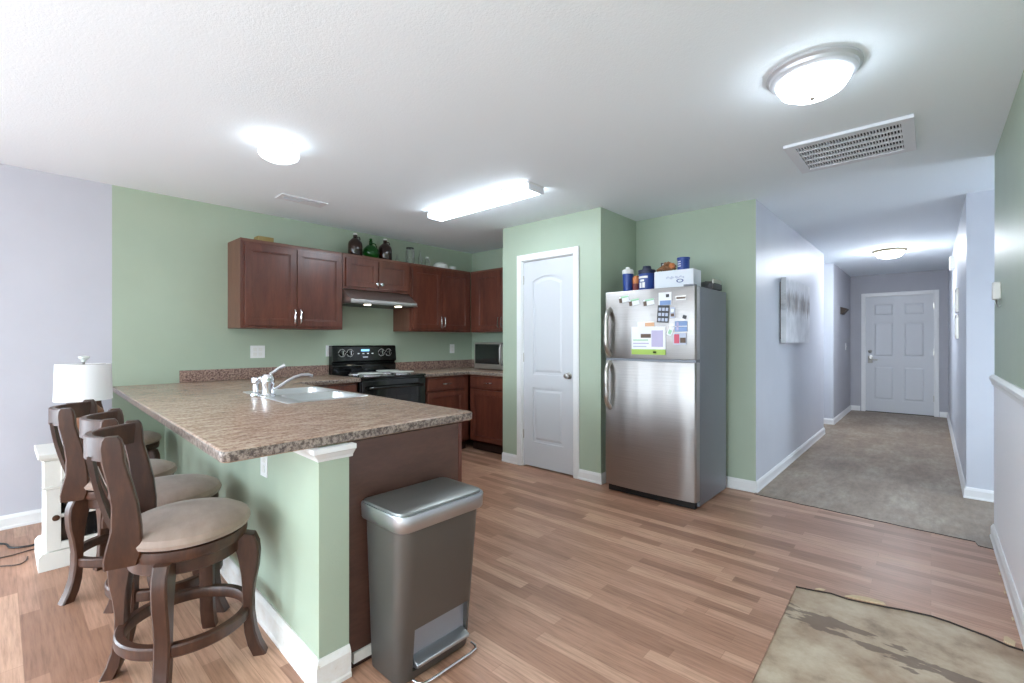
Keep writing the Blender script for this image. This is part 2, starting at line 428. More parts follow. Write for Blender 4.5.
struct('floor_patch', B(-.6, .42, -4.4, 2.95, -.03, -.0085), 'patch')
hf = [(-1.081, 4.168)] + wob((-1.08, 4.165), (.1, 4.10), 14, .009, 'y') + [(.1, 4.10), (.205, 4.098), (.215, 4.03), (.30, 4.018), (.30, 4.253), (1.9, 4.253), (1.9, 5.199), (.209, 5.199), (.209, 10.47), (-1.094, 10.47), (-1.094, 8.419), (-2.1, 8.419), (-2.1, 7.501), (-1.081, 7.501)]
m = MB().prism(hf, -.03, .0045); hfo = struct('floor_hallway', m, 'hallfloor'); hfo.data.materials.append(M['darkedge'])
for p_ in hfo.data.polygons:
    if abs(p_.normal.z) < .5: p_.material_index = 1
# ceiling
struct('ceiling', B(-5, 2.2, -4.6, 10.9, H, H+.1), 'ceiling')

# walls
def wall_with_hole(axis, a, t, u0, u1, hole, mat, name, zt=H, zb=-.03):
    m = MB(); h0, h1, hz0, hz1 = hole
    segs = [(u0, h0, zb, zt), (h1, u1, zb, zt), (h0, h1, hz1, zt)]
    if hz0 > 0: segs.append((h0, h1, zb, hz0))
    for s0, s1, z0, z1 in segs:
        if s1-s0 < 1e-4: continue
        if axis == 'x': m.box(a, a+t, s0, s1, z0, z1)
        else: m.box(s0, s1, a, a+t, z0, z1)
    return struct(name, m, mat)
struct('wall_left', B(LX-.12, LX, .577, KE+.1, -.03, H), 'green')
wall_with_hole('x', LX-.12, .12, -4.3, .577, (-3.15, -1.15, .1, 2.1), 'grey', 'wall_left_grey')
m = MB(); 
for s0, s1, z0, z1 in ((-4.8, -4.0, -.03, H), (-2.2, -1.7, -.03, H), (-.1, 2.1, -.03, H), (-4.0, -2.2, -.03, .6), (-4.0, -2.2, 2.1, H), (-1.7, -.1, -.03, .1), (-1.7, -.1, 2.1, H)): m.box(s0, s1, -4.32, -4.2, z0, z1)
struct('wall_back', m, 'grey')
# kitchen end wall, pantry closet, refrigerator wall
struct('wall_kitchen_end', B(LX, -3.28, KE, KE+.1, -.03, H), 'green')
wall_with_hole('y', 3.56, .10, PLX, -2.16, (-3.075, -2.445, 0, 2.07), 'green', 'wall_pantry_front', zb=-.0005)
struct('wall_pantry_left', B(PLX, -3.28, 3.66, KE, -.0005, H), 'green')
struct('wall_pantry_right', B(-2.24, -2.16, 3.66, KY, -.0005, H), 'green')
struct('wall_refrigerator', B(-3.28, -1.081, KY, KY+.1, -.03, H), 'green')
# hallway walls
struct('wall_hallway_left', B(-1.18, -1.08, KY+.1, 7.5, -.03, H), 'hall')
m = MB().box(-1.0805, -1.079, KY, KY+.1, -.03, H)
struct('wall_hallway_left_corner', m, 'hall')
m = MB().box(-2.1, -1.18, 7.38, 7.5, -.03, H)
struct('wall_side_hall_near', m, 'hall')
struct('wall_side_hall_far', B(-2.1, -1.095, 8.42, 8.52, -.03, H), 'hall')
wall_with_hole('x', -2.22, .12, 7.38, 8.52, (7.75, 8.15, .9, 1.9), 'hall', 'wall_side_hall_end')
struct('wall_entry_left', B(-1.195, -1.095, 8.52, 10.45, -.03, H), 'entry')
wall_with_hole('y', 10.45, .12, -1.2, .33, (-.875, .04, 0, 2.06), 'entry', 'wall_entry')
struct('wall_hallway_right', B(.21, .31, 5.2, 10.45, -.03, H), 'hall')
struct('wall_nook', B(.31, 2.0, 5.2, 5.3, -.03, H), 'hall')
wall_with_hole('x', 1.9, .12, 4.13, 5.2, (4.38, 5.08, .8, 2.05), 'hall', 'wall_nook_end')
struct('wall_nook_near', B(.42, 1.9, 4.13, 4.25, -.03, H), 'hall')
# right wall: green above the rail, pale wainscot below
struct('wall_right', B(RX, RX+.12, -4.2, 4.25, 1.0, H), 'green')
struct('wall_right_wainscot', B(RX-.002, RX+.12, -4.2, 4.252, -.03, 1.0), 'wains')
m = MB().prism([(RX, .975), (RX-.012, .98), (RX-.014, 1.0), (RX-.022, 1.012), (RX-.024, 1.03), (RX-.008, 1.045), (RX, 1.045)], -4.2, 4.262, 'y')
struct('trim_1', m, 'trim')

# baseboards: profile along a path on one side of the wall
def baseboard(name, pts, nrm_left=True, h=.092, t=.014, mat='trim', z0=-.002):
    """pts: wall line from a to b; board grows to the left of the direction of travel, mitred"""
    m = MB(); prof = [(0, z0), (t+.004, z0), (t+.004, z0+.016), (t, z0+.022), (t, h-.022), (t*.55, h-.006), (t*.3, h), (0, h)]
    P2 = [Vector((p[0], p[1])) for p in pts]; offs = []
    for i, p in enumerate(P2):
        ds = []
        if i > 0: ds.append((P2[i]-P2[i-1]).normalized())
        if i < len(P2)-1: ds.append((P2[i+1]-P2[i]).normalized())
        ns = [Vector((-d.y, d.x)) for d in ds]
        n = sum(ns, Vector((0, 0))); n = n.normalized(); n = n / max(.3, n.dot(ns[0])); offs.append(n)
    secs = [[(p.x+o.x*a, p.y+o.y*a, z) for a, z in prof] for p, o in zip(P2, offs)]
    m.strip(secs); return struct(name, m, mat)
baseboard('baseboard_left', [(LX, .60), (LX, -1.05)][::1])
baseboard('baseboard_pantry', [(PLX, 3.56), (-3.135, 3.56)][::-1])
baseboard('baseboard_pantry_right', [(-2.385, 3.56), (-2.16, 3.56), (-2.16, KY)][::-1])
baseboard('baseboard_refrigerator', [(-2.16, KY), (-1.08, KY), (-1.08, 7.5), (-1.18, 7.5)][::-1])
baseboard('baseboard_side_hall', [(-2.1, 8.42), (-1.095, 8.42), (-1.095, 10.45), (-.95, 10.45)][::-1])
baseboard('baseboard_entry', [(.105, 10.45), (.21, 10.45), (.21, 5.2), (1.9, 5.2)][::-1], mat='trim')
baseboard('baseboard_right', [(RX-.002, -4.2), (RX-.002, 4.252), (.42, 4.252)], mat='trim')

# unseen windows, placed and sized for the daylight they let in
def window(n, axis, a, u0, u1, z0, z1, bars=1):
    m = MB(); w = .05
    def bx(p0, p1, q0, q1, d0=-.03, d1=.03):
        if axis == 'x': m.box(a+d0, a+d1, p0, p1, q0, q1)
        else: m.box(p0, p1, a+d0, a+d1, q0, q1)
    bx(u0, u1, z0, z0+w); bx(u0, u1, z1-w, z1); bx(u0, u0+w, z0+w, z1-w); bx(u1-w, u1, z0+w, z1-w)
    for k in range(bars):
        c = u0+(u1-u0)*(k+1)/(bars+1); bx(c-.025, c+.025, z0+w, z1-w)
    root = thing('window_%d' % n, None, None, (a, (u0+u1)/2, z0) if axis == 'x' else ((u0+u1)/2, a, z0), kind='structure')
    m.build('window_frame', 'trim', root)
    g = B(a-.003, a+.003, u0+w, u1-w, z0+w, z1-w) if axis == 'x' else B(u0+w, u1-w, a-.003, a+.003, z0+w, z1-w)
    g.build('pane', 'windowglass', root)
window(1, 'x', LX-.06, -3.15, -1.15, .1, 2.1)
window(2, 'y', -4.26, -4.0, -2.2, .6, 2.1)
window(3, 'y', -4.26, -1.7, -.1, .1, 2.1)
window(4, 'x', 1.96, 4.38, 5.08, .8, 2.05, 0)
window(5, 'x', -2.16, 7.75, 8.15, .9, 1.9, 0)

# ------------------------------------------------------------------ doors
def panel_slab(m, x0, x1, y0, y1, z0, z1, panels, arch=None):
    """door slab whose front face (y0) has sunk moulded panels; panels = (px0,px1,pz0,pz1,arch)"""
    xs = sorted({x0, x1} | {p[0] for p in panels} | {p[1] for p in panels}); zs = sorted({z0, z1} | {p[2] for p in panels} | {p[3] for p in panels})
    def inp(x, z): return any(p[0] < x < p[1] and p[2] < z < p[3] for p in panels)
    for i in range(len(xs)-1):
        for j in range(len(zs)-1):
            cx, cz = (xs[i]+xs[i+1])/2, (zs[j]+zs[j+1])/2
            if not inp(cx, cz): m.box(xs[i], xs[i+1], y0, y1, zs[j], zs[j+1])
    d = .009
    for (a, b, c, e, ar) in panels:
        w = .022
        m.box(a, b, y0+d, y1, c, e)
        if ar:
            n = 10; pts = [(a, e), (a, e-ar)]
            for k in range(1, n): t = k/n; pts.append((a+(b-a)*t, e-ar+ar*math.sin(PI*t)**.8*.98))
            pts += [(b, e-ar), (b, e)]
            m.prism(pts, y0, y0+d+.001, 'y')
        # raised inner field with sloping edges
        ee = e-(ar*.9 if ar else 0)
        o = [(a+w, c+w), (b-w, c+w), (b-w, ee-w), (a+w, ee-w)]; i_ = [(a+w+.022, c+w+.022), (b-w-.022, c+w+.022), (b-w-.022, ee-w-.022), (a+w+.022, ee-w-.022)]
        if ar:
            n = 8
            o = o[:3] + [(b-w-(b-a-2*w)*k/n, ee-w+ar*.85*math.sin(PI*k/n)) for k in range(1, n)] + o[3:]
            i_ = i_[:3] + [(b-w-.022-(b-a-2*w-.044)*k/n, ee-w-.022+ar*.85*math.sin(PI*k/n)) for k in range(1, n)] + i_[3:]
        m.strip([[(p[0], y0+d+.0005, p[1]) for p in o], [(p[0], y0+.002, p[1]) for p in i_]])
def casing(m, x0, x1, z1, y, w=.062, t=.016):
    for a, b, c, d in ((x0-w, x0, 0, z1+w), (x1, x1+w, 0, z1+w), (x0, x1, z1, z1+w)):
        m.box(a, b, y-t, y, c, d, bev=.004)
        m.box(a+.010, b-.010, y-t-.004, y-t, c+(.0), d-.010, bev=.002)
dr = thing('door_1', None, None, (-2.76, 3.56, 0), kind='structure')
m = MB(); x0, x1 = -3.065, -2.455
panel_slab(m, x0, x1, 3.572, 3.607, .014, 2.055, [(x0+.12, x1-.115, .26, .80, 0), (x0+.12, x1-.115, .93, 1.90, .05)])
m.build('door_slab', 'door', dr)
m = MB(); casing(m, -3.075, -2.445, 2.065, 3.56); m.build('door_casing', 'trim', dr)
m = MB(); m.box(-3.075, -3.066, 3.56, 3.66, 0, 2.065); m.box(-2.454, -2.445, 3.56, 3.66, 0, 2.065); m.box(-3.075, -2.445, 3.56, 3.66, 2.057, 2.068); m.build('door_jamb', 'trim', dr)
for z in (.28, 1.05, 1.83): B(-3.082, -3.058, 3.562, 3.572, z, z+.09, bev=.002).build('hinge', 'nickel', dr)
def knob(x, z, y, parent, nm='door_handle', rr=.028):
    m = MB(); m.lathe([(0, 0), (.032, 0), (.032, .006), (.012, .010), (.011, .03), (rr*.8, .034), (rr, .048), (rr*.85, .060), (0, .066)], n=20)
    for v in m.bm.verts: v.co = Vector((x + v.co.x, y - v.co.z, z + v.co.y))
    bmesh.ops.recalc_face_normals(m.bm, faces=m.bm.faces)
    return m.build(nm, 'nickel', parent, smooth=True)
knob(-2.505, .935, 3.572, dr)
dr = thing('door_2', None, None, (-.42, 10.45, 0), kind='structure')
m = MB(); x0, x1 = -.87, .035; cm = (x0+x1)/2
pn = []
for a, b in ((x0+.10, cm-.055), (cm+.055, x1-.10)): pn += [(a, b, .22, .83, 0), (a, b, .98, 1.60, 0), (a, b, 1.70, 1.93, 0)]
panel_slab(m, x0, x1, 10.462, 10.50, .015, 2.05, pn); m.build('door_slab', 'door', dr)
m = MB(); casing(m, -.875, .04, 2.055, 10.45, .06); m.build('door_casing', 'trim', dr)
m = MB(); m.box(-.875, -.869, 10.455, 10.57, 0, 2.062); m.box(.034, .0405, 10.463, 10.57, 0, 2.062); m.box(-.875, .04, 10.463, 10.57, 2.049, 2.062); m.box(-.875, .04, 10.501, 10.515, 0, 2.06); m.build('door_jamb', 'trim', dr)  # jamb, plus an unseen sheet behind the slab added to stop light leaking in
for z in (.25, 1.02, 1.80): B(.028, .046, 10.448, 10.462, z, z+.1).build('hinge', 'nickel', dr)
m = MB(); m.box(-.84, -.775, 10.452, 10.463, .87, 1.0, bev=.01); m.tube([(-.81, 10.45, .935), (-.81, 10.41, .935), (-.79, 10.405, .935), (-.70, 10.405, .930)], .011); m.build('door_handle', 'nickel', dr, smooth=True)
m = MB(); m.lathe([(0, 0), (.028, 0), (.028, .012), (0, .016)], n=16)
for v in m.bm.verts: v.co = Vector((-.81 + v.co.x, 10.462 - v.co.z, 1.08 + v.co.y))
m.build('deadbolt', 'nickel', dr)
B(-.875, .04, 10.452, 10.50, -.008, .012).build('threshold', 'darkedge', dr)

# ------------------------------------------------------------------ peninsula
def pl(x, y): return (x, y - .044*(x+1.64))      # the peninsula runs a touch out of square
m = MB().prism([pl(-1.63, .772), pl(LX, .772), pl(LX, .888), pl(-1.63, .888)], -.0005, .872)
struct('wall_peninsula', m, 'green')
baseboard('baseboard_peninsula', [pl(-1.63, .888), pl(-1.63, .772), pl(LX+.02, .772)], h=.115, t=.016, mat='wornwhite')
# crown under the counter at the end of the knee wall
m = MB(); P0, P1, P2, P3 = [Vector(p) for p in (pl(-1.98, .772), pl(-1.63, .772), pl(-1.63, .888), pl(-1.63, .888))]
prof = [(0, .822), (.006, .822), (.009, .832), (.018, .842), (.026, .852), (.034, .857), (.034, .8735), (0, .8735)]
secs = []
secs.append([(P0.x, P0.y-a, z) for a, z in prof]); secs.append([(P1.x+a, P1.y-a, z) for a, z in prof]); secs.append([(P2.x+a, P2.y+.012, z) for a, z in prof])
m.strip(secs); struct('trim_2', m, 'trim')

def boolean_cut(o, cutters):
    cs = []
    for cb in cutters:
        me = bpy.data.meshes.new('c'); cb.bm.to_mesh(me); cb.bm.free(); c = bpy.data.objects.new('c', me); C.objects.link(c); cs.append(c)
        md = o.modifiers.new('b', 'BOOLEAN'); md.object = c; md.operation = 'DIFFERENCE'; md.solver = 'EXACT'
    bpy.context.view_layer.update()
    dg = bpy.context.evaluated_depsgraph_get()
    me = bpy.data.meshes.new_from_object(o.evaluated_get(dg)); o.modifiers.clear(); o.data = me
    for c in cs: bpy.data.objects.remove(c)
def rpoly(pts, rad, n=5):
    """round the corners listed with radius"""
    out = []
    L = len(pts)
    for i, p in enumerate(pts):
        r_ = rad[i]
        if not r_: out.append(p); continue
        p = Vector(p); a = (Vector(pts[i-1])-p).normalized(); b = (Vector(pts[(i+1) % L])-p).normalized()
        for k in range(n+1):
            t = k/n; q = (p+a*r_)*(1-t)**2 + p*2*t*(1-t) + (p+b*r_)*t*t
            out.append((q.x, q.y))
    return out
CT = [(LX+.002, .578), (-1.625, .462), (-1.650, 1.553), (-3.955, 1.655), (-3.955, 2.272), (LX+.002, 2.272)]
top = thing('kitchen_countertop', 'L-shaped mottled brown stone-look worktop of the breakfast peninsula holding the sink', 'countertop', (-3.1, 1.0, .874))
m = MB().prism(rpoly(CT, [0, .035, .03, .02, .0, 0]), .874, .915, bev=.009, seg=3, bevside='caps')
# sink placement
SX0, SX1, SY0, SY1 = -3.42, -2.60, 1.055, 1.555
def sk(x, y): return (x, y - .044*(x+2.6))
slab = m.build('counter_slab', 'counter', top, smooth=True)
lm = slab.matrix_basis; 
cb = MB().prism([(sk(SX0+.015, SY0+.07)), (sk(SX1-.015, SY0+.07)), (sk(SX1-.015, SY1-.015)), (sk(SX0+.015, SY1-.015))], .80, 1.0)
slab.parent = None; slab.location = ORG[top.name]
boolean_cut(slab, [cb]); slab.parent = top; slab.location = (0, 0, 0)
slab.data.materials.clear(); slab.data.materials.append(M['counter']); slab.data.materials.append(M['edge'])
for p_ in slab.data.polygons:
    if abs(p_.normal.z) < .6: p_.material_index = 1
B(LX+.001, LX+.02, 1.0, 2.272, .916, 1.015, bev=.003).build('backsplash', 'splash', top)
top2 = thing('kitchen_countertop', 'short corner worktop right of the black stove with a microwave on it', 'countertop', (-4.2, 3.8, .874))
m = MB().prism([(LX+.002, 3.036), (-3.955, 3.036), (-3.955, 3.64), (PLX-.002, 3.64), (PLX-.002, KE-.002), (LX+.002, KE-.002)], .874, .915, bev=.009, seg=3, bevside='caps')
s2 = m.build('counter_slab', 'counter', top2, smooth=True); s2.data.materials.append(M['edge'])
for p_ in s2.data.polygons:
    if abs(p_.normal.z) < .6: p_.material_index = 1
m = MB(); m.box(LX+.001, LX+.02, 3.04, KE-.02, .916, 1.015, bev=.003); m.box(LX+.001, PLX-.002, KE-.02, KE-.001, .916, 1.015, bev=.003)
m.build('backsplash', 'splash', top2)

# sink
si = thing('kitchen_sink', 'double bowl stainless sink set into the peninsula worktop', 'sink', (-3.0, 1.32, .915))
def bowl(a, b, c, d):
    m = MB(); o = rpoly([sk(a, c), sk(b, c), sk(b, d), sk(a, d)], [.06]*4, 5)
    cx_, cy_ = sum(p[0] for p in o)/len(o), sum(p[1] for p in o)/len(o)
    def ring(s, z): return [m.bm.verts.new((cx_+(p[0]-cx_)*s, cy_+(p[1]-cy_)*s, z)) for p in o]
    R_ = [ring(1.0, .917), ring(.985, .905), ring(.95, .76), ring(.86, .735), ring(.15, .728)]
    for r0, r1 in zip(R_, R_[1:]):
        for i in range(len(o)): m.bm.faces.new((r0[i], r0[(i+1) % len(o)], r1[(i+1) % len(o)], r1[i]))
    m.bm.faces.new(R_[-1]); bmesh.ops.recalc_face_normals(m.bm, faces=m.bm.faces); bmesh.ops.reverse_faces(m.bm, faces=m.bm.faces)
    return m
xm = (SX0+SX1)/2
for a, b in ((SX0+.03, xm-.022), (xm+.022, SX1-.03)):
    w_ = bowl(a, b, SY0+.085, SY1-.04).build('bowl', 'sinksteel', si, smooth=True)
m = MB()
ro = rpoly([sk(SX0, SY0), sk(SX1, SY0), sk(SX1, SY1), sk(SX0, SY1)], [.03]*4, 4)
m.prism(ro, .9152, .9195, bev=.0015, seg=1, bevside='caps')
rim = m.build('rim', 'sinksteel', None, smooth=False, org=ORG[si.name])
cut = []
for a, b in ((SX0+.03, xm-.022), (xm+.022, SX1-.03)):
    cut.append(MB().prism(rpoly([sk(a, SY0+.085), sk(b, SY0+.085), sk(b, SY1-.04), sk(a, SY1-.04)], [.06]*4, 5), .85, .95))
boolean_cut(rim, cut); rim.parent = si; rim.location = (0, 0, 0)
# faucet
fx, fy = -3.01, 1.105
fa = thing('kitchen_faucet', 'chrome single lever faucet with a thin arched spout behind the sink', 'faucet', (fx, fy, .9195))
m = MB().lathe([(0, .9195), (.046, .9195), (.046, .926), (.034, .935), (.031, .98), (.037, .995), (.037, 1.035), (.026, 1.055), (0, 1.062)], fx, fy, 24); m.build('faucet_body', 'chrome', fa, smooth=True)
d = Vector((.28, .96, 0)).normalized()
pts = [Vector((fx, fy, .955))+d*a+Vector((0, 0, b)) for a, b in ((.02, 0), (.06, .022), (.10, .050), (.15, .078), (.19, .090), (.23, .090), (.255, .080))]
MB().tube(pts, .009, 10).build('spout', 'chrome', fa, smooth=True)
pts = [Vector((fx, fy, 1.045))+d*a+Vector((0, 0, b)) for a, b in ((0, 0), (.03, .022), (.06, .046), (.095, .062))]
MB().tube(pts, .008, 8, radii=[.011, .009, .008, .012]).build('lever', 'chrome', fa, smooth=True)
sxp, syp = -3.12, 1.075
sp = thing('side_sprayer', 'small chrome side sprayer standing left of the kitchen faucet', 'sprayer', (sxp, syp, .916))
MB().lathe([(0, .9195), (.032, .9195), (.030, .932), (.018, .940), (.017, .99), (.025, 1.0), (.025, 1.03), (0, 1.036)], sxp, syp, 18).build('sprayer_body', 'chrome', sp, smooth=True)
MB().tube([(sxp, syp, 1.015), (sxp+.015, syp+.02, 1.025), (sxp+.03, syp+.045, 1.015)], .014, 10, radii=[.014, .016, .013]).build('sprayer_head', 'chrome', sp, smooth=True)

# ------------------------------------------------------------------ cabinets
def shaker(m_, axis, a, sgn, u0, u1, z0, z1, t=.019, fr=.056):
    """five piece door; front faces sgn along axis, back plane at a"""
    f0, f1 = sorted((a, a+sgn*t)); g0, g1 = sorted((a, a+sgn*(t-.010)))
    def bx(p, q, r_, s, d0, d1, bev=0):
        if axis == 'x': m_.box(d0, d1, p, q, r_, s, bev=bev)
        else: m_.box(p, q, d0, d1, r_, s, bev=bev)
    bx(u0, u1, z0, z0+fr, f0, f1, .002); bx(u0, u1, z1-fr, z1, f0, f1, .002)
    bx(u0, u0+fr, z0+fr-.001, z1-fr+.001, f0, f1, .002); bx(u1-fr, u1, z0+fr-.001, z1-fr+.001, f0, f1, .002)
    bx(u0+fr-.002, u1-fr+.002, z0+fr-.002, z1-fr+.002, g0, g1)
    # bead moulding around the sunk panel
    h0, h1 = sorted((a+sgn*(t-.010), a+sgn*(t-.004))); w = .009
    bx(u0+fr, u1-fr, z0+fr, z0+fr+w, h0, h1, .002); bx(u0+fr, u1-fr, z1-fr-w, z1-fr, h0, h1, .002)
    bx(u0+fr, u0+fr+w, z0+fr, z1-fr, h0, h1, .002); bx(u1-fr-w, u1-fr, z0+fr, z1-fr, h0, h1, .002)
def pull(axis, a, sgn, u, z, vertical=True, L=.118):
    m_ = MB(); off = sgn*.028
    e = [(-L/2, 0), (L/2, 0)]
    def pt(du, dz, d): return (a+d, u+du, z+dz) if axis == 'x' else (u+du, a+d, z+dz)
    A = [(0, s) if vertical else (s, 0) for s in (-L/2, -L/2, -L/2+.012, 0, L/2-.012, L/2, L/2)]; D = [0, off*.7, off, off*1.08, off, off*.7, 0]
    m_.tube([pt(p[0], p[1], d) for p, d in zip(A, D)], .0065, 8)
    return m_
def small_knob(axis, a, sgn, u, z):
    m_ = MB().lathe([(0, 0), (.009, 0), (.007, .012), (.015, .018), (.016, .026), (0, .031)], n=16)
    for v in m_.bm.verts:
        d, p, q = v.co.z, v.co.x, v.co.y
        v.co = Vector((a+sgn*d, u+p, z+q)) if axis == 'x' else Vector((u+p, a+sgn*d, z+q))
    bmesh.ops.recalc_face_normals(m_.bm, faces=m_.bm.faces); return m_
XF = -4.285
def upper(label, y0, y1, z0, z1, doors, knobs=False, grp='dark cherry wall cabinets'):
    t = thing('wall_cabinet', label, 'cabinet', (-4.44, (y0+y1)/2, z0), grp)
    m_ = MB(); m_.box(LX+.001, XF, y0, y1, z0, z1, bev=.002); m_.box(LX+.001, XF+.003, y0-.0005, y1, z1-.012, z1+.012, bev=.004)
    m_.build('cabinet_body', 'cabside', t)
    B(XF, XF+.002, y0, y1, z0, z1).build('face_frame', 'cab', t)
    for (a, b, hs) in doors:
        m_ = MB(); shaker(m_, 'x', XF+.002, 1, a, b, z0+.022, z1-.030); dd = m_.build('door', 'cab', t)
        if knobs: small_knob('x', XF+.021, 1, hs, z0+.065).build('knob', 'chrome', dd, smooth=True)
        else: pull('x', XF+.021, 1, hs, z0+.11).build('handle', 'chrome', dd, smooth=True)
    return t
upper('left wide two-door wall cabinet left of the range hood', 1.355, 2.262, 1.37, 2.115, [(1.385, 1.812, 1.790), (1.820, 2.245, 1.842)])
upper('short two-door wall cabinet directly above the range hood', 2.266, 3.046, 1.78, 2.115, [(2.292, 2.650, 2.628), (2.658, 3.022, 2.680)], True)
upper('tall two-door wall cabinet right of the range hood under white bowl', 3.050, 3.965, 1.37, 2.115, [(3.078, 3.492, 3.470), (3.500, 3.925, 3.522)])
t = thing('wall_cabinet', 'end wall cabinet in the far corner above the microwave', 'cabinet', (-3.8, 4.05, 1.37), 'dark cherry wall cabinets')
m = MB(); m.box(-4.284, -3.347, 3.972, KE-.001, 1.37, 2.115, bev=.002); m.box(-4.284, -3.347, 3.968, KE-.001, 2.103, 2.127, bev=.004); m.build('cabinet_body', 'cabside', t)
B(-4.262, -3.347, 3.970, 3.972, 1.37, 2.115).build('face_frame', 'cab', t)
for a, b, hs in ((-4.17, -3.748, -3.772), (-3.742, -3.352, -3.718)):
    m = MB(); shaker(m, 'y', 3.970, -1, a, b, 1.392, 2.085); dd = m.build('door', 'cab', t); pull('y', 3.951, -1, hs, 1.48).build('handle', 'chrome', dd, smooth=True)

def base_cab(label, axis, a, sgn, u0, u1, d0, d1, layout, grp='dark cherry base cabinets'):
    """a = front plane of the frame, d0..d1 the body depth, layout = list of (u0,u1) door/drawer stacks"""
    cx_ = ((d0+d1)/2, (u0+u1)/2) if axis == 'x' else ((u0+u1)/2, (d0+d1)/2)
    t = thing('base_cabinet', label, 'cabinet', (cx_[0], cx_[1], 0), grp)
    def bx(m_, p, q, e, f_, r_, s, bev=0):
        if axis == 'x': m_.box(e, f_, p, q, r_, s, bev=bev)
        else: m_.box(p, q, e, f_, r_, s, bev=bev)
        return m_
    m_ = MB(); bx(m_, u0, u0+.018, d0, d1, .10, .873); bx(m_, u1-.018, u1, d0, d1, .10, .873); bx(m_, u0, u1, d0, d1, .10, .118)
    back = d0 if sgn > 0 else d1; bx(m_, u0, u1, back-(.0 if sgn > 0 else .012), back+(.012 if sgn > 0 else 0), .10, .873); m_.build('cabinet_body', 'cab', t)
    e, f_ = sorted((a-sgn*.02, a)); m_ = MB(); bx(m_, u0, u1, e, f_, .10, .873, .001); m_.build('face_frame', 'cab', t)
    k0, k1 = sorted((a-sgn*.075, a-sgn*.06)); m_ = MB(); bx(m_, u0, u1, k0, k1, 0, .10); m_.build('toe_kick', 'toe', t)
    for p, q in layout:
        m_ = MB(); f0, f1 = sorted((a, a+sgn*.019)); bx(m_, p, q, f0, f1, .725, .855, .004); g0, g1 = sorted((a+sgn*.019, a+sgn*.022)); bx(m_, p+.03, q-.03, g0, g1, .748, .832, .002)
        dw = m_.build('drawer', 'cab', t); pull(axis, a+sgn*.02, sgn, (p+q)/2, .79, False).build('handle', 'chrome', dw, smooth=True)
        m_ = MB(); shaker(m_, axis, a, sgn, p, q, .125, .705); m_.build('door', 'cab', t)
    return t
base_cab('base cabinet left of the stove under the back worktop', 'x', -4.0, 1, 1.72, 2.265, LX+.005, -4.0, [(1.80, 2.245)])
base_cab('base cabinet with one drawer just right of the stove', 'x', -4.0, 1, 3.040, 3.6845, LX+.005, -4.0, [(3.065, 3.585)])
base_cab('base cabinet with one drawer below the microwave', 'y', 3.685, -1, -3.998, -3.350, 3.685, KE-.005, [(-3.95, -3.372)])
# peninsula cabinets (their doors face the kitchen)
t = thing('base_cabinet', 'peninsula base cabinet run with plain dark end panel behind the bin', 'cabinet', (-2.8, 1.2, 0), 'dark cherry base cabinets')
m = MB().prism([pl(-1.645, .892), pl(-1.665, .892), pl(-1.665, 1.445), pl(-1.645, 1.445)], .062, .872); m.build('end_panel', 'panelwood', t)
m = MB().prism([pl(-1.666, 1.446), pl(-3.96, 1.446), pl(-3.96, 1.466), pl(-1.666, 1.466)], .10, .872); 
m.build('face_frame', 'cab', t)
m = MB().prism([pl(-1.643, 1.4455), pl(-1.664, 1.4455), pl(-1.664, 1.465), pl(-1.643, 1.465)], .10, .872); m.build('corner_stile', 'cab', t)
m = MB().prism([pl(-1.70, 1.39), pl(-3.96, 1.39), pl(-3.96, 1.405), pl(-1.70, 1.405)], 0, .10); m.build('toe_kick', 'toe', t)
m = MB().prism([pl(-1.668, .895), pl(-3.96, .895), pl(-3.96, .91), pl(-1.668, .91)], .10, .70); m.build('back_panel', 'cab', t)
for k in range(4):
    xa = -1.70-k*.56; xb = xa-.53
    m = MB().prism([pl(xa, 1.467), pl(xb, 1.467), pl(xb, 1.486), pl(xa, 1.486)], .125, .705, bev=.003); m.build('door', 'cab', t)
    m = MB().prism([pl(xa, 1.467), pl(xb, 1.467), pl(xb, 1.486), pl(xa, 1.486)], .725, .855, bev=.003); m.build('drawer', 'cab', t)
m = MB().prism([pl(-1.636, .91), pl(-1.66, .91), pl(-1.66, 1.46), pl(-1.636, 1.46)], .022, .061); struct('baseboard_end_panel', m, 'wornwhite')
m = MB().prism([pl(-1.648, .91), pl(-1.68, .91), pl(-1.68, 1.46), pl(-1.648, 1.46)], 0, .0215); m.build('plinth', 'toe', t)

# ------------------------------------------------------------------ stove and hood
Y0, Y1 = 2.278, 3.030
st = thing('stove', 'black freestanding electric stove with raised control panel at the back', 'stove', (-4.28, 2.64, 0))
B(-4.575, -3.985, Y0, Y1, .05, .900, bev=.004).build('oven_body', 'blackgloss', st)
B(-4.545, -3.96, Y0, Y1, .900, .918, bev=.006).build('cooktop', 'blackgloss', st)
B(-3.984, -3.955, Y0+.006, Y1-.006, .27, .882, bev=.008).build('oven_door', 'blackgloss', st)
B(-3.9548, -3.953, Y0+.13, Y1-.13, .42, .72).build('oven_window', 'blackglass', st)
B(-3.984, -3.957, Y0+.006, Y1-.006, .075, .262, bev=.006).build('storage_drawer', 'blackgloss', st)
m = MB(); m.tube([(-3.955, Y0+.07, .80), (-3.92, Y0+.07, .81), (-3.912, Y0+.10, .812), (-3.912, Y1-.10, .812), (-3.92, Y1-.07, .81), (-3.955, Y1-.07, .80)], .014, 10); m.build('door_handle', 'blackgloss', st, smooth=True)
for a, b in ((Y0+.03, -4.52), (Y1-.06, -4.52), (Y0+.03, -4.05), (Y1-.06, -4.05)): B(b, b+.03, a, a+.03, 0, .05).build('foot', 'dark', st)
m = MB().prism([(-4.595, .90), (-4.525, .90), (-4.515, 1.0), (-4.535, 1.03), (-4.505, 1.05), (-4.52, 1.20), (-4.535, 1.213), (-4.595, 1.213)], Y0, Y1, 'y', bev=.004); bg = m.build('control_panel', 'blackgloss', st)
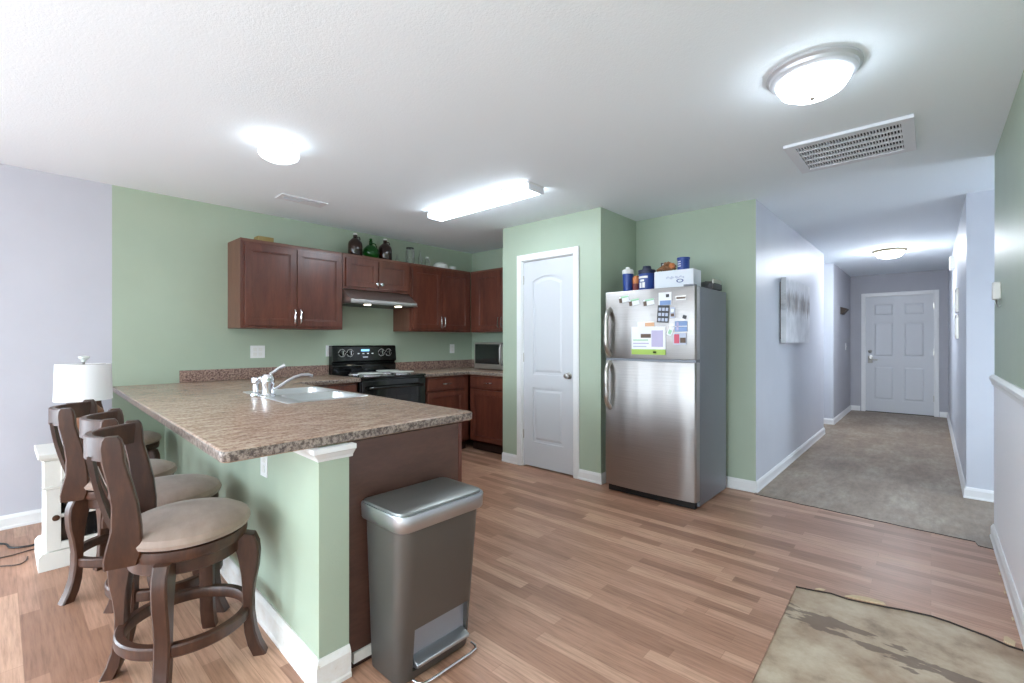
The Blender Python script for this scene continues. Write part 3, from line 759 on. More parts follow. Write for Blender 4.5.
for i, y in enumerate((Y0+.10, Y0+.19, Y1-.19, Y1-.10)):
    m = MB().lathe([(0, 0), (.026, 0), (.024, .018), (.016, .022), (0, .024)], n=20)
    for v in m.bm.verts: v.co = Vector((-4.512+v.co.z, y+v.co.x, 1.135+v.co.y))
    k_ = m.build('knob', 'blackgloss', bg, smooth=True)
    m = MB().box(-4.489, -4.486, y-.005, y+.005, 1.112, 1.158); m.build('knob_mark', 'chrome', k_)
    # white dial ring
    m = MB()
    for q in range(18):
        if q % 9 == 4: continue
        a = 2*PI*q/18; m.box(-4.5105, -4.5085, y+.037*math.sin(a)-.0016, y+.037*math.sin(a)+.0016, 1.135+.037*math.cos(a)-.0045, 1.135+.037*math.cos(a)+.0045)
    m.build('dial_marks', 'whiteplastic', bg)
B(-4.513, -4.5075, 2.595, 2.69, 1.150, 1.172).build('clock_display', 'display', bg)
for i in range(4): B(-4.512, -4.507, 2.555+i*.055, 2.575+i*.055, 1.122, 1.131).build('button', 'plate', bg)
m = MB().prism([(2.615, 1.082), (2.67, 1.082), (2.675, 1.095), (2.61, 1.095)], -4.512, -4.5055, 'x'); m.build('badge', 'chrome', bg)
for n_, (x, y, r_) in enumerate(((-4.38, Y0+.20, .085), (-4.12, Y0+.20, .105), (-4.38, Y1-.20, .105), (-4.12, Y1-.20, .085))):
    c_ = MB().lathe([(0, .921), (r_*.25, .921), (r_, .924), (r_+.016, .926), (r_+.018, .919)], x, y, 32).build('drip_pan', 'chrome', st, smooth=True)
    pts = []
    for k in range(90): a = k*.30; rr = .015+(r_-.02)*k/89; pts.append((x+rr*math.cos(a), y+rr*math.sin(a), .931))
    MB().tube(pts, .0045, 6).build('coil_burner', 'dark', st, smooth=True)
for lab, x, y in (('pale round burner cover on the front left of the stove', -4.13, Y0+.20), ('pale round burner cover on the back right of the stove', -4.37, Y1-.20), ('pale round burner cover on the front right of the stove', -4.12, Y1-.19)):
    o = MB().lathe([(0, .945), (.118, .945), (.124, .941), (.122, .9365), (0, .9365)], x, y, 36).build('burner_cover', 'ceramic', smooth=True); tag(o, lab, 'burner cover', 'burner covers on the stove')
hd = thing('range_hood', 'slim stainless range hood with two lit bulbs over the stove', 'range hood', (-4.35, 2.65, 1.63))
m = MB().prism([(-4.598, 1.642), (-4.598, 1.778), (-4.30, 1.778), (-4.15, 1.675), (-4.13, 1.668), (-4.13, 1.642)], 2.27, 3.042, 'y', bev=.004); m.build('hood_body', 'steeldull', hd)
B(-4.598, -4.125, 2.268, 3.044, 1.628, 1.642, bev=.003).build('hood_lip', 'steel', hd)
B(-4.56, -4.16, 2.30, 3.01, 1.624, 1.628).build('grease_filter', 'dark', hd)
for y in (2.48, 2.84): MB().lathe([(0, 1.616), (.03, 1.618), (.036, 1.624), (0, 1.6241)], -4.19, y, 20).build('hood_bulb', 'glowhood', hd, smooth=True)

# microwave
mw = thing('microwave', 'small stainless microwave with black door window on the corner worktop', 'microwave', (-3.9, 4.05, .916))
B(-4.185, -3.665, 3.96, 4.25, .925, 1.245, bev=.006).build('microwave_body', 'greymetal', mw)
m = MB(); m.box(-4.185, -3.665, 3.94, 3.96, .925, 1.245, bev=.005); m.build('microwave_front', 'steeldull', mw)
B(-4.168, -3.755, 3.9375, 3.9405, .985, 1.222, bev=.001).build('door_window', 'blackglass', mw)
B(-3.685, -3.672, 3.9375, 3.9405, .96, 1.222, bev=.001).build('keypad', 'dark', mw)
MB().tube([(-3.71, 3.94, .98), (-3.71, 3.912, .99), (-3.71, 3.896, 1.03), (-3.71, 3.896, 1.17), (-3.71, 3.912, 1.215), (-3.71, 3.94, 1.225)], .014, 10).build('door_handle', 'steel', mw, smooth=True)
for a, b in ((-4.14, 3.97), (-3.70, 3.97), (-4.14, 4.20), (-3.70, 4.20)): B(a, a+.02, b, b+.02, .9155, .925).build('foot', 'dark', mw)

# ------------------------------------------------------------------ things on top of the wall cabinets (cabinet tops at 2.127)
ZT = 2.1275
def lathe_thing(name, mat, prof, x, y, label, cat, z=ZT, group=None, n=28, lid=None, extra=None):
    t = thing(name, label, cat, (x, y, z), group)
    MB().lathe([(r_, z+q) for r_, q in prof], x, y, n).build('glass_body' if 'glass' in M[mat].name else 'body', mat, t, smooth=True)
    if lid: MB().lathe([(r_, z+q) for r_, q in lid[1]], x, y, 20).build('cap', lid[0], t, smooth=True)
    return t
grow = [(0, 0), (.068, 0), (.072, .006), (.072, .13), (.066, .155), (.040, .185), (.022, .20), (.020, .225), (.023, .228), (0, .229)]
for y, l in ((2.475, 'dark brown glass growler left of the round green jug'), (2.83, 'dark brown glass growler right of the round green jug')):
    g = lathe_thing('growler_jug', 'amber', grow, -4.42, y, l, 'jug', group='dark growlers above the hood cabinet', lid=('whiteplastic', [(0, .246), (.018, .245), (.022, .240), (.022, .2295), (0, .2295)]))
    MB().tube([(-4.42, y+.02, ZT+.21), (-4.42, y+.045, ZT+.215), (-4.42, y+.055, ZT+.195), (-4.42, y+.045, ZT+.175)], .006, 8).build('handle', 'amber', g, smooth=True)
g = lathe_thing('green_jug', 'greenglass', [(0, 0), (.045, 0), (.070, .02), (.084, .065), (.076, .105), (.045, .140), (.020, .155), (.017, .185), (.022, .19), (.016, .191), (.012, .16), (0, .15)], -4.42, 2.655, 'round bright green glass jug between two dark growlers', 'jug', lid=('greenglass', [(0, .225), (.013, .22), (.016, .205), (.010, .193), (0, .192)]))
MB().tube([(-4.42, 2.673, ZT+.175), (-4.42, 2.71, ZT+.170), (-4.42, 2.725, ZT+.14), (-4.42, 2.705, ZT+.11)], .006, 8).build('handle', 'greenglass', g, smooth=True)
lathe_thing('glass_bottle', 'clear', [(0, 0), (.026, 0), (.028, .02), (.024, .045), (.009, .06), (.008, .09), (.011, .098), (.006, .098), (.005, .06), (0, .05)], -4.42, 2.985, 'tiny clear glass bottle just right of the second growler', 'bottle')
lathe_thing('glass_jar', 'clear', [(0, 0), (.048, 0), (.052, .01), (.052, .155), (.042, .175), (.040, .185), (.036, .185), (.038, .17), (.048, .15), (.048, .012), (0, .010)], -4.42, 3.155, 'tall clear storage jar with a dark lid above the cabinets', 'jar', lid=('dark', [(0, .198), (.043, .197), (.044, .186), (0, .186)]))
lathe_thing('glass_bottle', 'clear', [(0, 0), (.026, 0), (.028, .01), (.028, .10), (.012, .13), (.010, .185), (.006, .185), (.006, .13), (.022, .10), (.022, .01), (0, .008)], -4.42, 3.295, 'slender clear bottle next to the tall storage jar', 'bottle')
lathe_thing('glass_bottle', 'clear', [(0, 0), (.036, 0), (.038, .01), (.036, .065), (.020, .09), (.018, .105), (.014, .105), (.03, .065), (.03, .01), (0, .008)], -4.42, 3.40, 'short white-capped clear bottle left of the white bowl', 'bottle', lid=('ceramic', [(0, .128), (.022, .126), (.023, .106), (0, .106)]))
b = thing('serving_bowl', 'white ceramic bowl stacked upside down on the right cabinets', 'bowl', (-4.42, 3.60, ZT))
MB().lathe([(0, ZT+.02), (.05, ZT), (.092, ZT), (.096, ZT+.014), (.085, ZT+.055), (.055, ZT+.080), (0, ZT+.085)], -4.42, 3.60, 32).build('bowl_shell', 'ceramic', b, smooth=True)
c = thing('ceramic_cup', 'small plain white cup right of the white bowl', 'cup', (-4.42, 3.79, ZT))
MB().lathe([(0, ZT), (.044, ZT), (.048, ZT+.055), (.044, ZT+.055), (.040, ZT+.01), (0, ZT+.008)], -4.42, 3.79, 28).build('cup_wall', 'ceramic', c, smooth=True)
o = B(-4.40, -4.30, 1.50, 1.63, ZT, ZT+.040, bev=.004).build('flat_basket', 'tan'); tag(o, 'flat tan woven tray on top of the left wall cabinet', 'tray')

# ------------------------------------------------------------------ refrigerator
FX0, FX1, FY0 = -2.050, -1.283, 3.445
fr = thing('refrigerator', 'stainless top-freezer refrigerator with grey sides covered in papers', 'refrigerator', (-1.66, 3.8, 0))
B(FX0+.004, FX1-.004, FY0+.075, 4.135, .012, 1.672, bev=.008).build('cabinet_shell', 'greymetal', fr)
def curved_door(z0, z1):
    n = 14; pts = []
    for k in range(n+1):
        t = k/n; x = FX0+(FX1-FX0)*t; pts.append((x, FY0-.018*(1-(2*t-1)**2)))
    pts[0] = (FX0, FY0+.012); pts[-1] = (FX1, FY0+.012)
    pts.insert(1, (FX0+.012, FY0-.001)); pts.insert(-1, (FX1-.012, FY0-.001))
    pts += [(FX1, FY0+.070), (FX0, FY0+.070)]
    return MB().prism(pts, z0, z1, bev=.006, bevside='caps')
d1 = curved_door(1.118, 1.668).build('freezer_door', 'steel', fr, smooth=True)
d2 = curved_door(.060, 1.098).build('refrigerator_door', 'steel', fr, smooth=True)
B(FX0+.02, FX1-.02, FY0+.03, FY0+.074, .004, .059).build('kick_grille', 'dark', fr)
B(FX0+.005, FX1-.005, FY0+.01, FY0+.07, 1.0985, 1.1175).build('door_gasket', 'greymetal', fr)
def grip(z0, z1):
    n = 12; pts = []; rd = []
    for k in range(n+1):
        t = k/n; pts.append((FX0+.050, FY0-.012-.052*min(1, math.sin(PI*t)*1.6)**.7 if 0 < t < 1 else FY0+.002, z0+(z1-z0)*t)); rd.append(.02)
    return MB().tube(pts, .021, 12)
grip(1.135, 1.525).build('handle', 'nickel', d1, smooth=True); grip(.70, 1.085).build('handle', 'nickel', d2, smooth=True)
for a, b in ((FX0+.04, 3.60), (FX1-.08, 3.58), (FX0+.04, 4.06), (FX1-.08, 4.06)): MB().lathe([(0, 0), (.02, 0), (.02, .0115), (0, .0116)], a+.02, b, 14).build('foot', 'dark', fr)
B(FX1-.10, FX1-.02, FY0+.01, FY0+.07, 1.669, 1.684, bev=.003).build('hinge_cover', 'greymetal', fr)
def fy(x):
    t = (x-FX0)/(FX1-FX0); return FY0-.018*(1-(2*t-1)**2)
def card(name, label, x0, x1, z0, z1, mat, prints=(), tilt=0, cat='note', grp=None, th=.002):
    xm_, zm = (x0+x1)/2, (z0+z1)/2; y = min(fy(x0), fy(x1), fy(xm_))-.0012
    t = thing(name, label, cat, (xm_, y, z0), grp)
    R_ = Matrix.Rotation(tilt, 3, 'Y')
    def add(a, b, c_, d, mt, nm, dep):
        # a..d as fractions of the card
        ax, bx_ = x0+(x1-x0)*a, x0+(x1-x0)*b; cz, dz = z0+(z1-z0)*c_, z0+(z1-z0)*d
        m_ = MB().box(ax-xm_, bx_-xm_, -dep-th*.4, -dep+th*.6, cz-zm, dz-zm)
        for v in m_.bm.verts: v.co = R_ @ v.co + Vector((xm_, y-th*.6, zm))
        m_.build(nm, mt, t)
    add(0, 1, 0, 1, mat, 'sheet', 0)
    for (a, b, c_, d, mt, nm) in prints: add(a, b, c_, d, mt, nm, .0012)
    return t
for i, (a, b, c_, d, l) in enumerate(((-1.906, -1.82, 1.575, 1.625, 'leftmost'), (-1.815, -1.727, 1.545, 1.595, 'middle'), (-1.69, -1.60, 1.54, 1.588, 'rightmost'))):
    card('photo_magnet', l+' of three small mint-topped photo magnets on the freezer door', a, b, c_, d, 'paper', [(.0, .3, 0, .75, 'brownprint', 'photo'), (.2, 1, .72, 1, 'papermint', 'banner')], math.radians(-8), 'magnet', 'mint photo magnets')
card('cat_note', 'white note with blue foot above the dark grid sheet on the freezer', -1.565, -1.462, 1.535, 1.632, 'paper', [(.1, .95, 0, .35, 'paperblue', 'blue_print'), (.58, .82, .6, .85, 'charcoal', 'small_drawing')], 0)
card('photo_grid', 'dark tilted sheet with a grid of pale squares on the freezer', -1.575, -1.482, 1.40, 1.533, 'charcoal', [(.10+.3*i, .32+.3*i, .08+.3*j, .26+.3*j, 'paperdim', 'square') for i in range(3) for j in range(3)], math.radians(4))
card('badge_magnet', 'slim grey nameplate magnet high on the freezer door', -1.431, -1.352, 1.567, 1.598, 'nickel', [(.06, .94, .25, .75, 'brownprint', 'etched_line')], 0, 'magnet')
card('small_card', 'small outlined white card beside the dark grid sheet', -1.474, -1.438, 1.433, 1.515, 'paperdim', [(.15, .85, .55, .85, 'paper', 'field'), (.15, .85, .15, .42, 'brownprint', 'print')])
card('dark_magnet', 'tiny black magnet above the blue appointment card', -1.380, -1.352, 1.424, 1.452, 'charcoal', [], math.radians(20), 'magnet')
card('blue_card', 'pale blue lined card above the pink one on the freezer', -1.437, -1.345, 1.330, 1.408, 'paperblue', [(.0, 1, .46, .54, 'paper', 'line'), (.12, .3, .1, .9, 'lilac', 'column')])
card('pink_card', 'pink and grey picture card low on the freezer right side', -1.448, -1.350, 1.232, 1.318, 'paperdim', [(.05, .45, .1, .9, 'pink', 'pink_field'), (.52, .95, .15, .6, 'brownprint', 'picture')])
card('white_tag', 'tilted pale tag between the wall calendar and pink card', -1.492, -1.452, 1.30, 1.372, 'paper', [(.2, .8, .15, .6, 'papermint', 'print')], math.radians(22))
card('wall_calendar', 'large white calendar sheet with lime green foot and lilac art on the freezer', -1.792, -1.508, 1.152, 1.372, 'paper',
     [(0, 1, 0, .19, 'papergreen', 'green_band'), (.60, .93, .28, .86, 'lilac', 'lilac_art'), (.05, .5, .5, .54, 'papermint', 'line'), (.05, .52, .38, .42, 'lilac', 'line'), (.05, .45, .27, .31, 'paperdim', 'line'), (.28, .58, .60, .74, 'brownprint', 'photo'), (.64, .74, .05, .12, 'charcoal', 'mark')], 0, 'calendar')
card('peach_clip_note', 'small peach and white note pinned above the calendar', -1.74, -1.60, 1.372, 1.412, 'paper', [(.45, 1, .05, .8, 'peach', 'peach_field')])

ZF = 1.6725
t = thing('tumbler', 'blue drink tumbler with white lid at left on the refrigerator', 'tumbler', (-1.95, 3.70, ZF)); cx_, cy_ = -1.950, 3.66
MB().lathe([(0, ZF), (.038, ZF), (.047, ZF+.165), (0, ZF+.166)], cx_, cy_, 28).build('cup_body', 'blue', t, smooth=True)
MB().lathe([(0, ZF+.167), (.050, ZF+.166), (.050, ZF+.195), (.040, ZF+.205), (.018, ZF+.208), (.018, ZF+.225), (0, ZF+.226)], cx_, cy_, 28).build('lid', 'whiteplastic', t, smooth=True)
t = thing('spice_bottle', 'orange and red labelled bottle between tumbler and blue tub', 'bottle', (-1.87, 3.66, ZF))
MB().lathe([(0, ZF), (.030, ZF), (.032, ZF+.01), (.032, ZF+.075), (0, ZF+.076)], -1.870, 3.66, 24).build('body', 'red', t, smooth=True)
MB().lathe([(0, ZF+.076), (.032, ZF+.076), (.032, ZF+.130), (.022, ZF+.142), (0, ZF+.143)], -1.870, 3.66, 24).build('upper_label', 'orange', t, smooth=True)
t = thing('protein_tub', 'round blue tub with dark lid and white label on the refrigerator', 'tub', (-1.775, 3.66, ZF))
MB().lathe([(0, ZF), (.064, ZF), (.066, ZF+.006), (.066, ZF+.15), (0, ZF+.151)], -1.775, 3.66, 32).build('tub_body', 'blue', t, smooth=True)
MB().lathe([(0, ZF+.1515), (.071, ZF+.1515), (.071, ZF+.180), (.038, ZF+.188), (.032, ZF+.215), (0, ZF+.217)], -1.775, 3.66, 32).build('lid', 'navy', t, smooth=True)
m = MB()
for i, (a0, a1, z0, z1) in enumerate(((-.9, .7, .110, .128), (-.5, -.1, .03, .075), (.0, .35, .03, .075), (-.35, .25, .082, .1))):
    n = 8; base = -PI/2-.15
    for k in range(n):
        A, Bq = base+a0+(a1-a0)*k/n, base+a0+(a1-a0)*(k+1)/n
        q = [(-1.775+.0668*math.cos(w), 3.66+.0668*math.sin(w), ZF+z) for w, z in ((A, z0), (Bq, z0), (Bq, z1), (A, z1))]
        vsq = [m.bm.verts.new(v) for v in q]; m.bm.faces.new(vsq)
m.build('label_print', 'whiteplastic', t)
t = thing('tissue_carton', 'long white carton with faint grey print and blue oval on the refrigerator', 'box', (-1.49, 3.70, ZF))
B(-1.682, -1.362, 3.60, 3.76, ZF, ZF+.150, bev=.003).build('carton', 'boxwhite', t)
m = MB()
for k in range(14): a = -1.56+k*.0105; m.box(a-.02, a-.012, 3.5985, 3.6005, ZF+.085+.006*math.sin(k*1.3), ZF+.098+.006*math.sin(k*1.9))
m.build('grey_script', 'paperdim', t)
m = MB().lathe([(.020, 0), (.028, 0), (.028, .002), (.020, .002)], n=28, sy=.5, closed=True)
for v in m.bm.verts: v.co = Vector((-1.468+v.co.x, 3.5995-v.co.z, ZF+.062+v.co.y))
m.build('blue_oval', 'blue', t)
t = thing('blue_can', 'short navy blue can standing on the white carton', 'can', (-1.476, 3.69, ZF+.1505)); z = ZF+.1505
MB().lathe([(0, z), (.046, z), (.046, z+.088), (0, z+.088)], -1.476, 3.69, 28).build('can_body', 'blue', t, smooth=True)
MB().lathe([(0, z+.0885), (.050, z+.0885), (.050, z+.104), (0, z+.105)], -1.476, 3.69, 28).build('lid', 'blue', t, smooth=True)
m = MB()
for j in range(3):
    for k in range(5):
        A = -PI/2-.1-k*.13; q = [(-1.476+.0468*math.cos(w), 3.69+.0468*math.sin(w), z+.03+j*.018+dz) for w, dz in ((A, 0), (A-.09, 0), (A-.09, .009), (A, .009))]
        m.bm.faces.new([m.bm.verts.new(v) for v in q])
m.build('label_print', 'paper', t)
t = thing('straw_bundle', 'crumpled brown straw bundle lying on the white carton', 'bundle', (-1.59, 3.68, z))
m = MB(); random.seed(3)
for k in range(40):
    a = random.uniform(0, 2*PI); L_ = random.uniform(.035, .075); cx_, cy_ = -1.612+random.uniform(-.02, .02), 3.68+random.uniform(-.025, .025); h_ = random.uniform(.02, .080)
    m.tube([(cx_-L_*math.cos(a), cy_-L_*.7*math.sin(a), z+.006+h_*.3), (cx_, cy_, z+h_), (cx_+L_*math.cos(a), cy_+L_*.7*math.sin(a), z+.006+h_*.5)], .006, 6, radii=[.005, .011, .005])
m.build('straw_stems', 'wicker', t, smooth=True)
MB().lathe([(0, z+.02), (.022, z+.025), (.027, z+.045), (.018, z+.065), (0, z+.07)], -1.56, 3.665, 16).build('peach_bulb', 'orange', t, smooth=True)
t = thing('standing_folder', 'thin dark upright folder behind the blue tub', 'folder', (-1.70, 3.85, ZF))
B(-1.715, -1.705, 3.80, 3.98, ZF, ZF+.255).build('cover', 'charcoal', t); B(-1.704, -1.69, 3.805, 3.975, ZF, ZF+.245).build('papers', 'paper', t)
t = thing('snack_packet', 'flat dark printed packet on the right rear of the refrigerator', 'packet', (-1.40, 3.95, ZF))
m = MB()
n = 8; rows = []
for i in range(n+1):
    row = []
    for j in range(5):
        u, v_ = i/n, j/4; hgt = .016+.050*math.sin(PI*u)**.6*math.sin(PI*v_)**.6+.004*math.sin(i*3+j*5)
        row.append((u, v_, hgt))
    rows.append(row)
for top_ in (1, 0):
    g = [[m.bm.verts.new((-1.48+.20*u, 3.78+.22*v_, ZF+(h_ if top_ else .001)+.03*u*u*top_)) for (u, v_, h_) in r_] for r_ in rows]
    for i in range(n):
        for j in range(4): m.bm.faces.new((g[i][j], g[i+1][j], g[i+1][j+1], g[i][j+1]))
    if top_: gt = g
    else: gb = g
bnd = lambda g: [g[i][0] for i in range(n+1)]+[g[n][j] for j in range(1, 5)]+[g[i][4] for i in range(n-1, -1, -1)]+[g[0][j] for j in range(3, 0, -1)]
bt, bb = bnd(gt), bnd(gb)
for i in range(len(bt)): m.bm.faces.new((bt[i], bt[(i+1) % len(bt)], bb[(i+1) % len(bt)], bb[i]))
bmesh.ops.recalc_face_normals(m.bm, faces=m.bm.faces)
m.build('packet_film', 'charcoal', t, smooth=True)
B(-1.300, -1.288, 3.82, 4.02, ZF+.001, ZF+.085, bev=.004).build('packet_end', 'nickel', t)

# ------------------------------------------------------------------ step bin
tc_ = thing('trash_can', 'tall grey steel step bin with bright rim against the peninsula end', 'bin', (-1.50, 1.14, 0))
def loft_rr(m_, specs, n=6):
    secs = []
    for (x0, x1, y0, y1, r_, z) in specs:
        rr = [.03, r_, r_, .03] if True else r_
        # order: back-left, front-left, front-right, back-right with x1 the front
        o = rpoly([(x0, y0), (x1, y0), (x1, y1), (x0, y1)], [.03, r_, r_, .03], n); secs.append([(p[0], p[1], z) for p in o])
    m_.strip(secs); return m_
BY0, BY1 = .945, 1.335
m = loft_rr(MB(), [(-1.618, -1.425, BY0+.022, BY1-.016, .05, 0.004), (-1.619, -1.421, BY0+.020, BY1-.014, .052, .03), (-1.622, -1.372, BY0, BY1, .06, .575)])
body = m.build('bin_body', 'canmetal', tc_, smooth=True)
yc = (BY0+BY1)/2
body.parent = None; body.location = ORG[tc_.name]
boolean_cut(body, [MB().box(-1.442, -1.30, BY0+.080, BY1-.045, .035, .195)])
body.parent = tc_; body.location = (0, 0, 0)
for p_ in body.data.polygons: p_.use_smooth = True
body.data.set_sharp_from_angle(angle=math.radians(30))
B(-1.4545, -1.437, BY0+.078, BY1-.043, .033, .197).build('recess_lining', 'recess', tc_)
m = MB().prism([(-1.4365, .05), (-1.408, .05), (-1.393, .056), (-1.393, .068), (-1.408, .074), (-1.4365, .085)], BY0+.084, BY1-.050, 'y', bev=.003); m.build('foot_pedal', 'canband', tc_)
m = loft_rr(MB(), [(-1.632, -1.360, BY0-.010, BY1+.010, .050, .580), (-1.634, -1.356, BY0-.014, BY1+.014, .054, .586), (-1.636, -1.352, BY0-.016, BY1+.016, .056, .634), (-1.635, -1.354, BY0-.014, BY1+.014, .056, .640)]); m.build('rim_band', 'canband', tc_, smooth=True)
m = loft_rr(MB(), [(-1.630, -1.364, BY0-.008, BY1+.008, .050, .640), (-1.629, -1.366, BY0-.006, BY1+.006, .048, .648), (-1.619, -1.378, BY0+.006, BY1-.006, .040, .651)]); m.build('lid', 'canlid', tc_, smooth=True)
MB().tube([(-1.41, BY0+.075, .012), (-1.385, BY0+.077, .012), (-1.368, BY0+.092, .012), (-1.363, BY0+.12, .012), (-1.363, BY1-.07, .012), (-1.368, BY1-.04, .012), (-1.385, BY1-.027, .012), (-1.41, BY1-.025, .012)], .0055, 10).build('floor_bar', 'chrome', tc_, smooth=True)

# ------------------------------------------------------------------ bar stools
# stool faces local +Y, seat in the middle at the origin
def make_stool():
    t = thing('bar_stool', 'x', 'stool', (0, 0, 0), 'swivel stools along the peninsula')
    SX, SY = 1.02, .94
    MB().lathe([(0, .528), (.205, .528), (.224, .536), (.229, .550), (.220, .568), (.19, .584), (.12, .594), (0, .597)], 0, 0, 48, SX, SY).build('seat', 'cushion', t, smooth=True)
    MB().lathe([(0, .478), (.195, .478), (.212, .486), (.216, .504), (.214, .524), (.20, .5275), (0, .5275)], 0, 0, 48, SX, SY).build('seat_frame', 'stool', t, smooth=True)
    MB().lathe([(.12, .425), (.172, .425), (.182, .432), (.182, .474), (.175, .4775), (.12, .4775)], 0, 0, 48, closed=True).build('swivel_apron', 'stool', t, smooth=True)
    outp = [(.170, .4785), (.205, .492), (.235, .485), (.250, .45), (.254, .41), (.250, .35), (.238, .29), (.231, .23), (.232, .17), (.241, .10), (.258, .045), (.280, 0)]
    inn = [(.165, .4780), (.166, .45), (.170, .43), (.176, .41), (.182, .38), (.190, .33), (.194, .28), (.196, .23), (.196, .17), (.201, .10), (.213, .045), (.232, 0)]
    for k in range(4):
        m_ = MB(); w = .025; secs = []
        for (ro_, zo), (ri, zi) in zip(outp, inn):
            c_ = .006
            secs.append([(ri, -w+c_, zi), (ri+c_*.5, -w, zi), (ro_-c_, -w, zo), (ro_, -w+c_, zo), (ro_, w-c_, zo), (ro_-c_, w, zo), (ri+c_*.5, w, zi), (ri, w-c_, zi)])
        m_.strip(secs); l = m_.build('leg', 'stool', t, smooth=True); l.rotation_euler = (0, 0, k*PI/2)
    MB().lathe([(.192, .156), (.216, .156), (.221, .162), (.221, .194), (.216, .200), (.192, .200), (.188, .194), (.188, .162)], 0, 0, 56, closed=True).build('foot_ring', 'stool', t, smooth=True)
    # back: two broad S-curved posts, bowed crest, three curved slats, lower rail
    def yb(z):   # centre line of the post in side view
        pts = [(.475, -.178), (.55, -.166), (.64, -.156), (.74, -.165), (.84, -.190), (.93, -.196)]
        for (z0, y0), (z1, y1) in zip(pts, pts[1:]):
            if z <= z1: s = (z-z0)/(z1-z0); return y0+(y1-y0)*s
        return pts[-1][1]
    for s in (-1, 1):
        m_ = MB(); secs = []
        for z, w, th, ox in ((.488, .050, .018, .158), (.52, .056, .018, .163), (.56, .054, .017, .168), (.62, .046, .016, .172), (.70, .040, .016, .176), (.78, .036, .016, .180), (.85, .034, .016, .184), (.90, .034, .016, .187), (.925, .030, .015, .188), (.938, .020, .013, .188)):
            y = yb(z); x = s*ox; c_ = .005; w *= .9
            secs.append([(x-th, y-w+c_, z), (x-th+c_, y-w, z), (x+th-c_, y-w, z), (x+th, y-w+c_, z), (x+th, y+w-c_, z), (x+th-c_, y+w, z), (x-th+c_, y+w, z), (x-th, y+w-c_, z)])
        m_.strip(secs); m_.build('back_post', 'stool', t, smooth=True)
    def arc(a, sag, y0): return y0 - sag*(1-(a/.175)**2)
    def rail(z0, z1, y0, sag, th=.011):
        m_ = MB(); secs = []
        for k in range(15):
            a = -.172+.344*k/14; y = arc(a, sag, y0); secs.append([(a, y-th, z0), (a, y+th, z0), (a, y+th, z1-.004), (a, y+th-.004, z1), (a, y-th+.004, z1), (a, y-th, z1-.004)])
        m_.strip(secs); return m_
    rail(.850, .930, -.194, .095, .013).build('crest_rail', 'stool', t, smooth=True)
    rail(.545, .590, -.168, .040, .011).build('lower_rail', 'stool', t, smooth=True)
    for a in (-.088, 0, .088):
        m_ = MB(); secs = []
        for k in range(11):
            q = k/10; z = .575+(.862-.575)*q; y = arc(a, .040+.058*q, -.168-.026*q) - .012*math.sin(PI*q); w = .019+.004*math.cos(2*PI*q)
            secs.append([(a-w, y-.007, z), (a+w, y-.007, z), (a+w, y+.007, z), (a-w, y+.007, z)])
        m_.strip(secs); m_.build('back_slat', 'stool', t, smooth=True)
    return t
stool0 = make_stool()
def place_stool(x, y, face, leg0, label, first=False):
    """face: compass angle from +X of the way the sitter looks; leg0: absolute angle of one leg"""
    if first: r_ = stool0; ch = list(stool0.children)
    else:
        r_ = stool0.copy(); C.objects.link(r_); ch = []
        for c_ in stool0.children:
            d_ = c_.copy(); C.objects.link(d_); d_.parent = r_; ch.append(d_)
    r_.location = (x, y, 0); r_.rotation_euler = (0, 0, face-PI/2)
    k = 0
    for c_ in ch:
        if c_.name.startswith('leg'): c_.rotation_euler = (0, 0, leg0-(face-PI/2)+k*PI/2); k += 1
    r_['label'] = label; return r_
R_ = math.radians
place_stool(-2.15, .495, R_(73), R_(58), 'walnut bar stool with taupe seat nearest the peninsula end, in front of the others', True)
place_stool(-2.65, .53, R_(80), R_(43), 'second walnut bar stool, its back partly hidden behind the nearest stool')
place_stool(-3.17, .46, R_(72), R_(-71), 'third walnut bar stool, turned, its broad back standing before the white cabinet')
place_stool(-4.27, .60, R_(95), R_(40), 'farthest bar stool, mostly hidden, by the wall beside the white cabinet')

# ------------------------------------------------------------------ white accent cabinet and lamp
AX0, AX1, AY0, AY1 = -3.97, -3.59, .155, .455
ac = thing('accent_cabinet', 'small white accent cabinet with one drawer and glazed door by the grey wall', 'cabinet', (-3.8, .35, 0))
m = MB(); m.box(AX0+.02, AX1-.02, AY0+.02, AY1-.02, .09, .60, bev=.002); m.build('cabinet_body', 'furnwhite', ac)
B(AX0, AX1+.012, AY0-.012, AY1+.012, .612, .638, bev=.004).build('cabinet_top', 'furnwhite', ac)
B(AX0+.01, AX1, AY0, AY1, .600, .612, bev=.003).build('top_moulding', 'furnwhite', ac)
m = MB(); m.prism([(AY0-.01, 0), (AY1+.01, 0), (AY1+.01, .075), (AY1-.005, .095), (AY0+.005, .095), (AY0-.01, .075)], AX0+.01, AX1+.006, 'x'); m.build('plinth', 'furnwhite', ac)
m = MB(); m.box(AX1-.02, AX1-.002, AY0+.012, AY1-.012, .455, .598, bev=.002); m.box(AX1-.003, AX1+.004, AY0+.004, AY1-.004, .442, .457, bev=.002)
m.build('drawer_frame', 'furnwhite', ac)
m = MB(); 
for a, b, c_, d in ((AY0+.08, AY1-.08, .475, .488), (AY0+.08, AY1-.08, .565, .58), (AY0+.08, AY0+.10, .475, .565), (AY1-.10, AY1-.08, .475, .565)): m.box(AX1-.002, AX1+.006, a, b, c_, d, bev=.002)
dw = m.build('drawer', 'furnwhite', ac)
m = MB(); a, b = AY0+.05, AY1-.035
m.box(AX1-.02, AX1-.002, AY0+.02, a+.03, .10, .44, bev=.002); m.box(AX1-.02, AX1-.002, b-.03, AY1-.02, .10, .44, bev=.002)
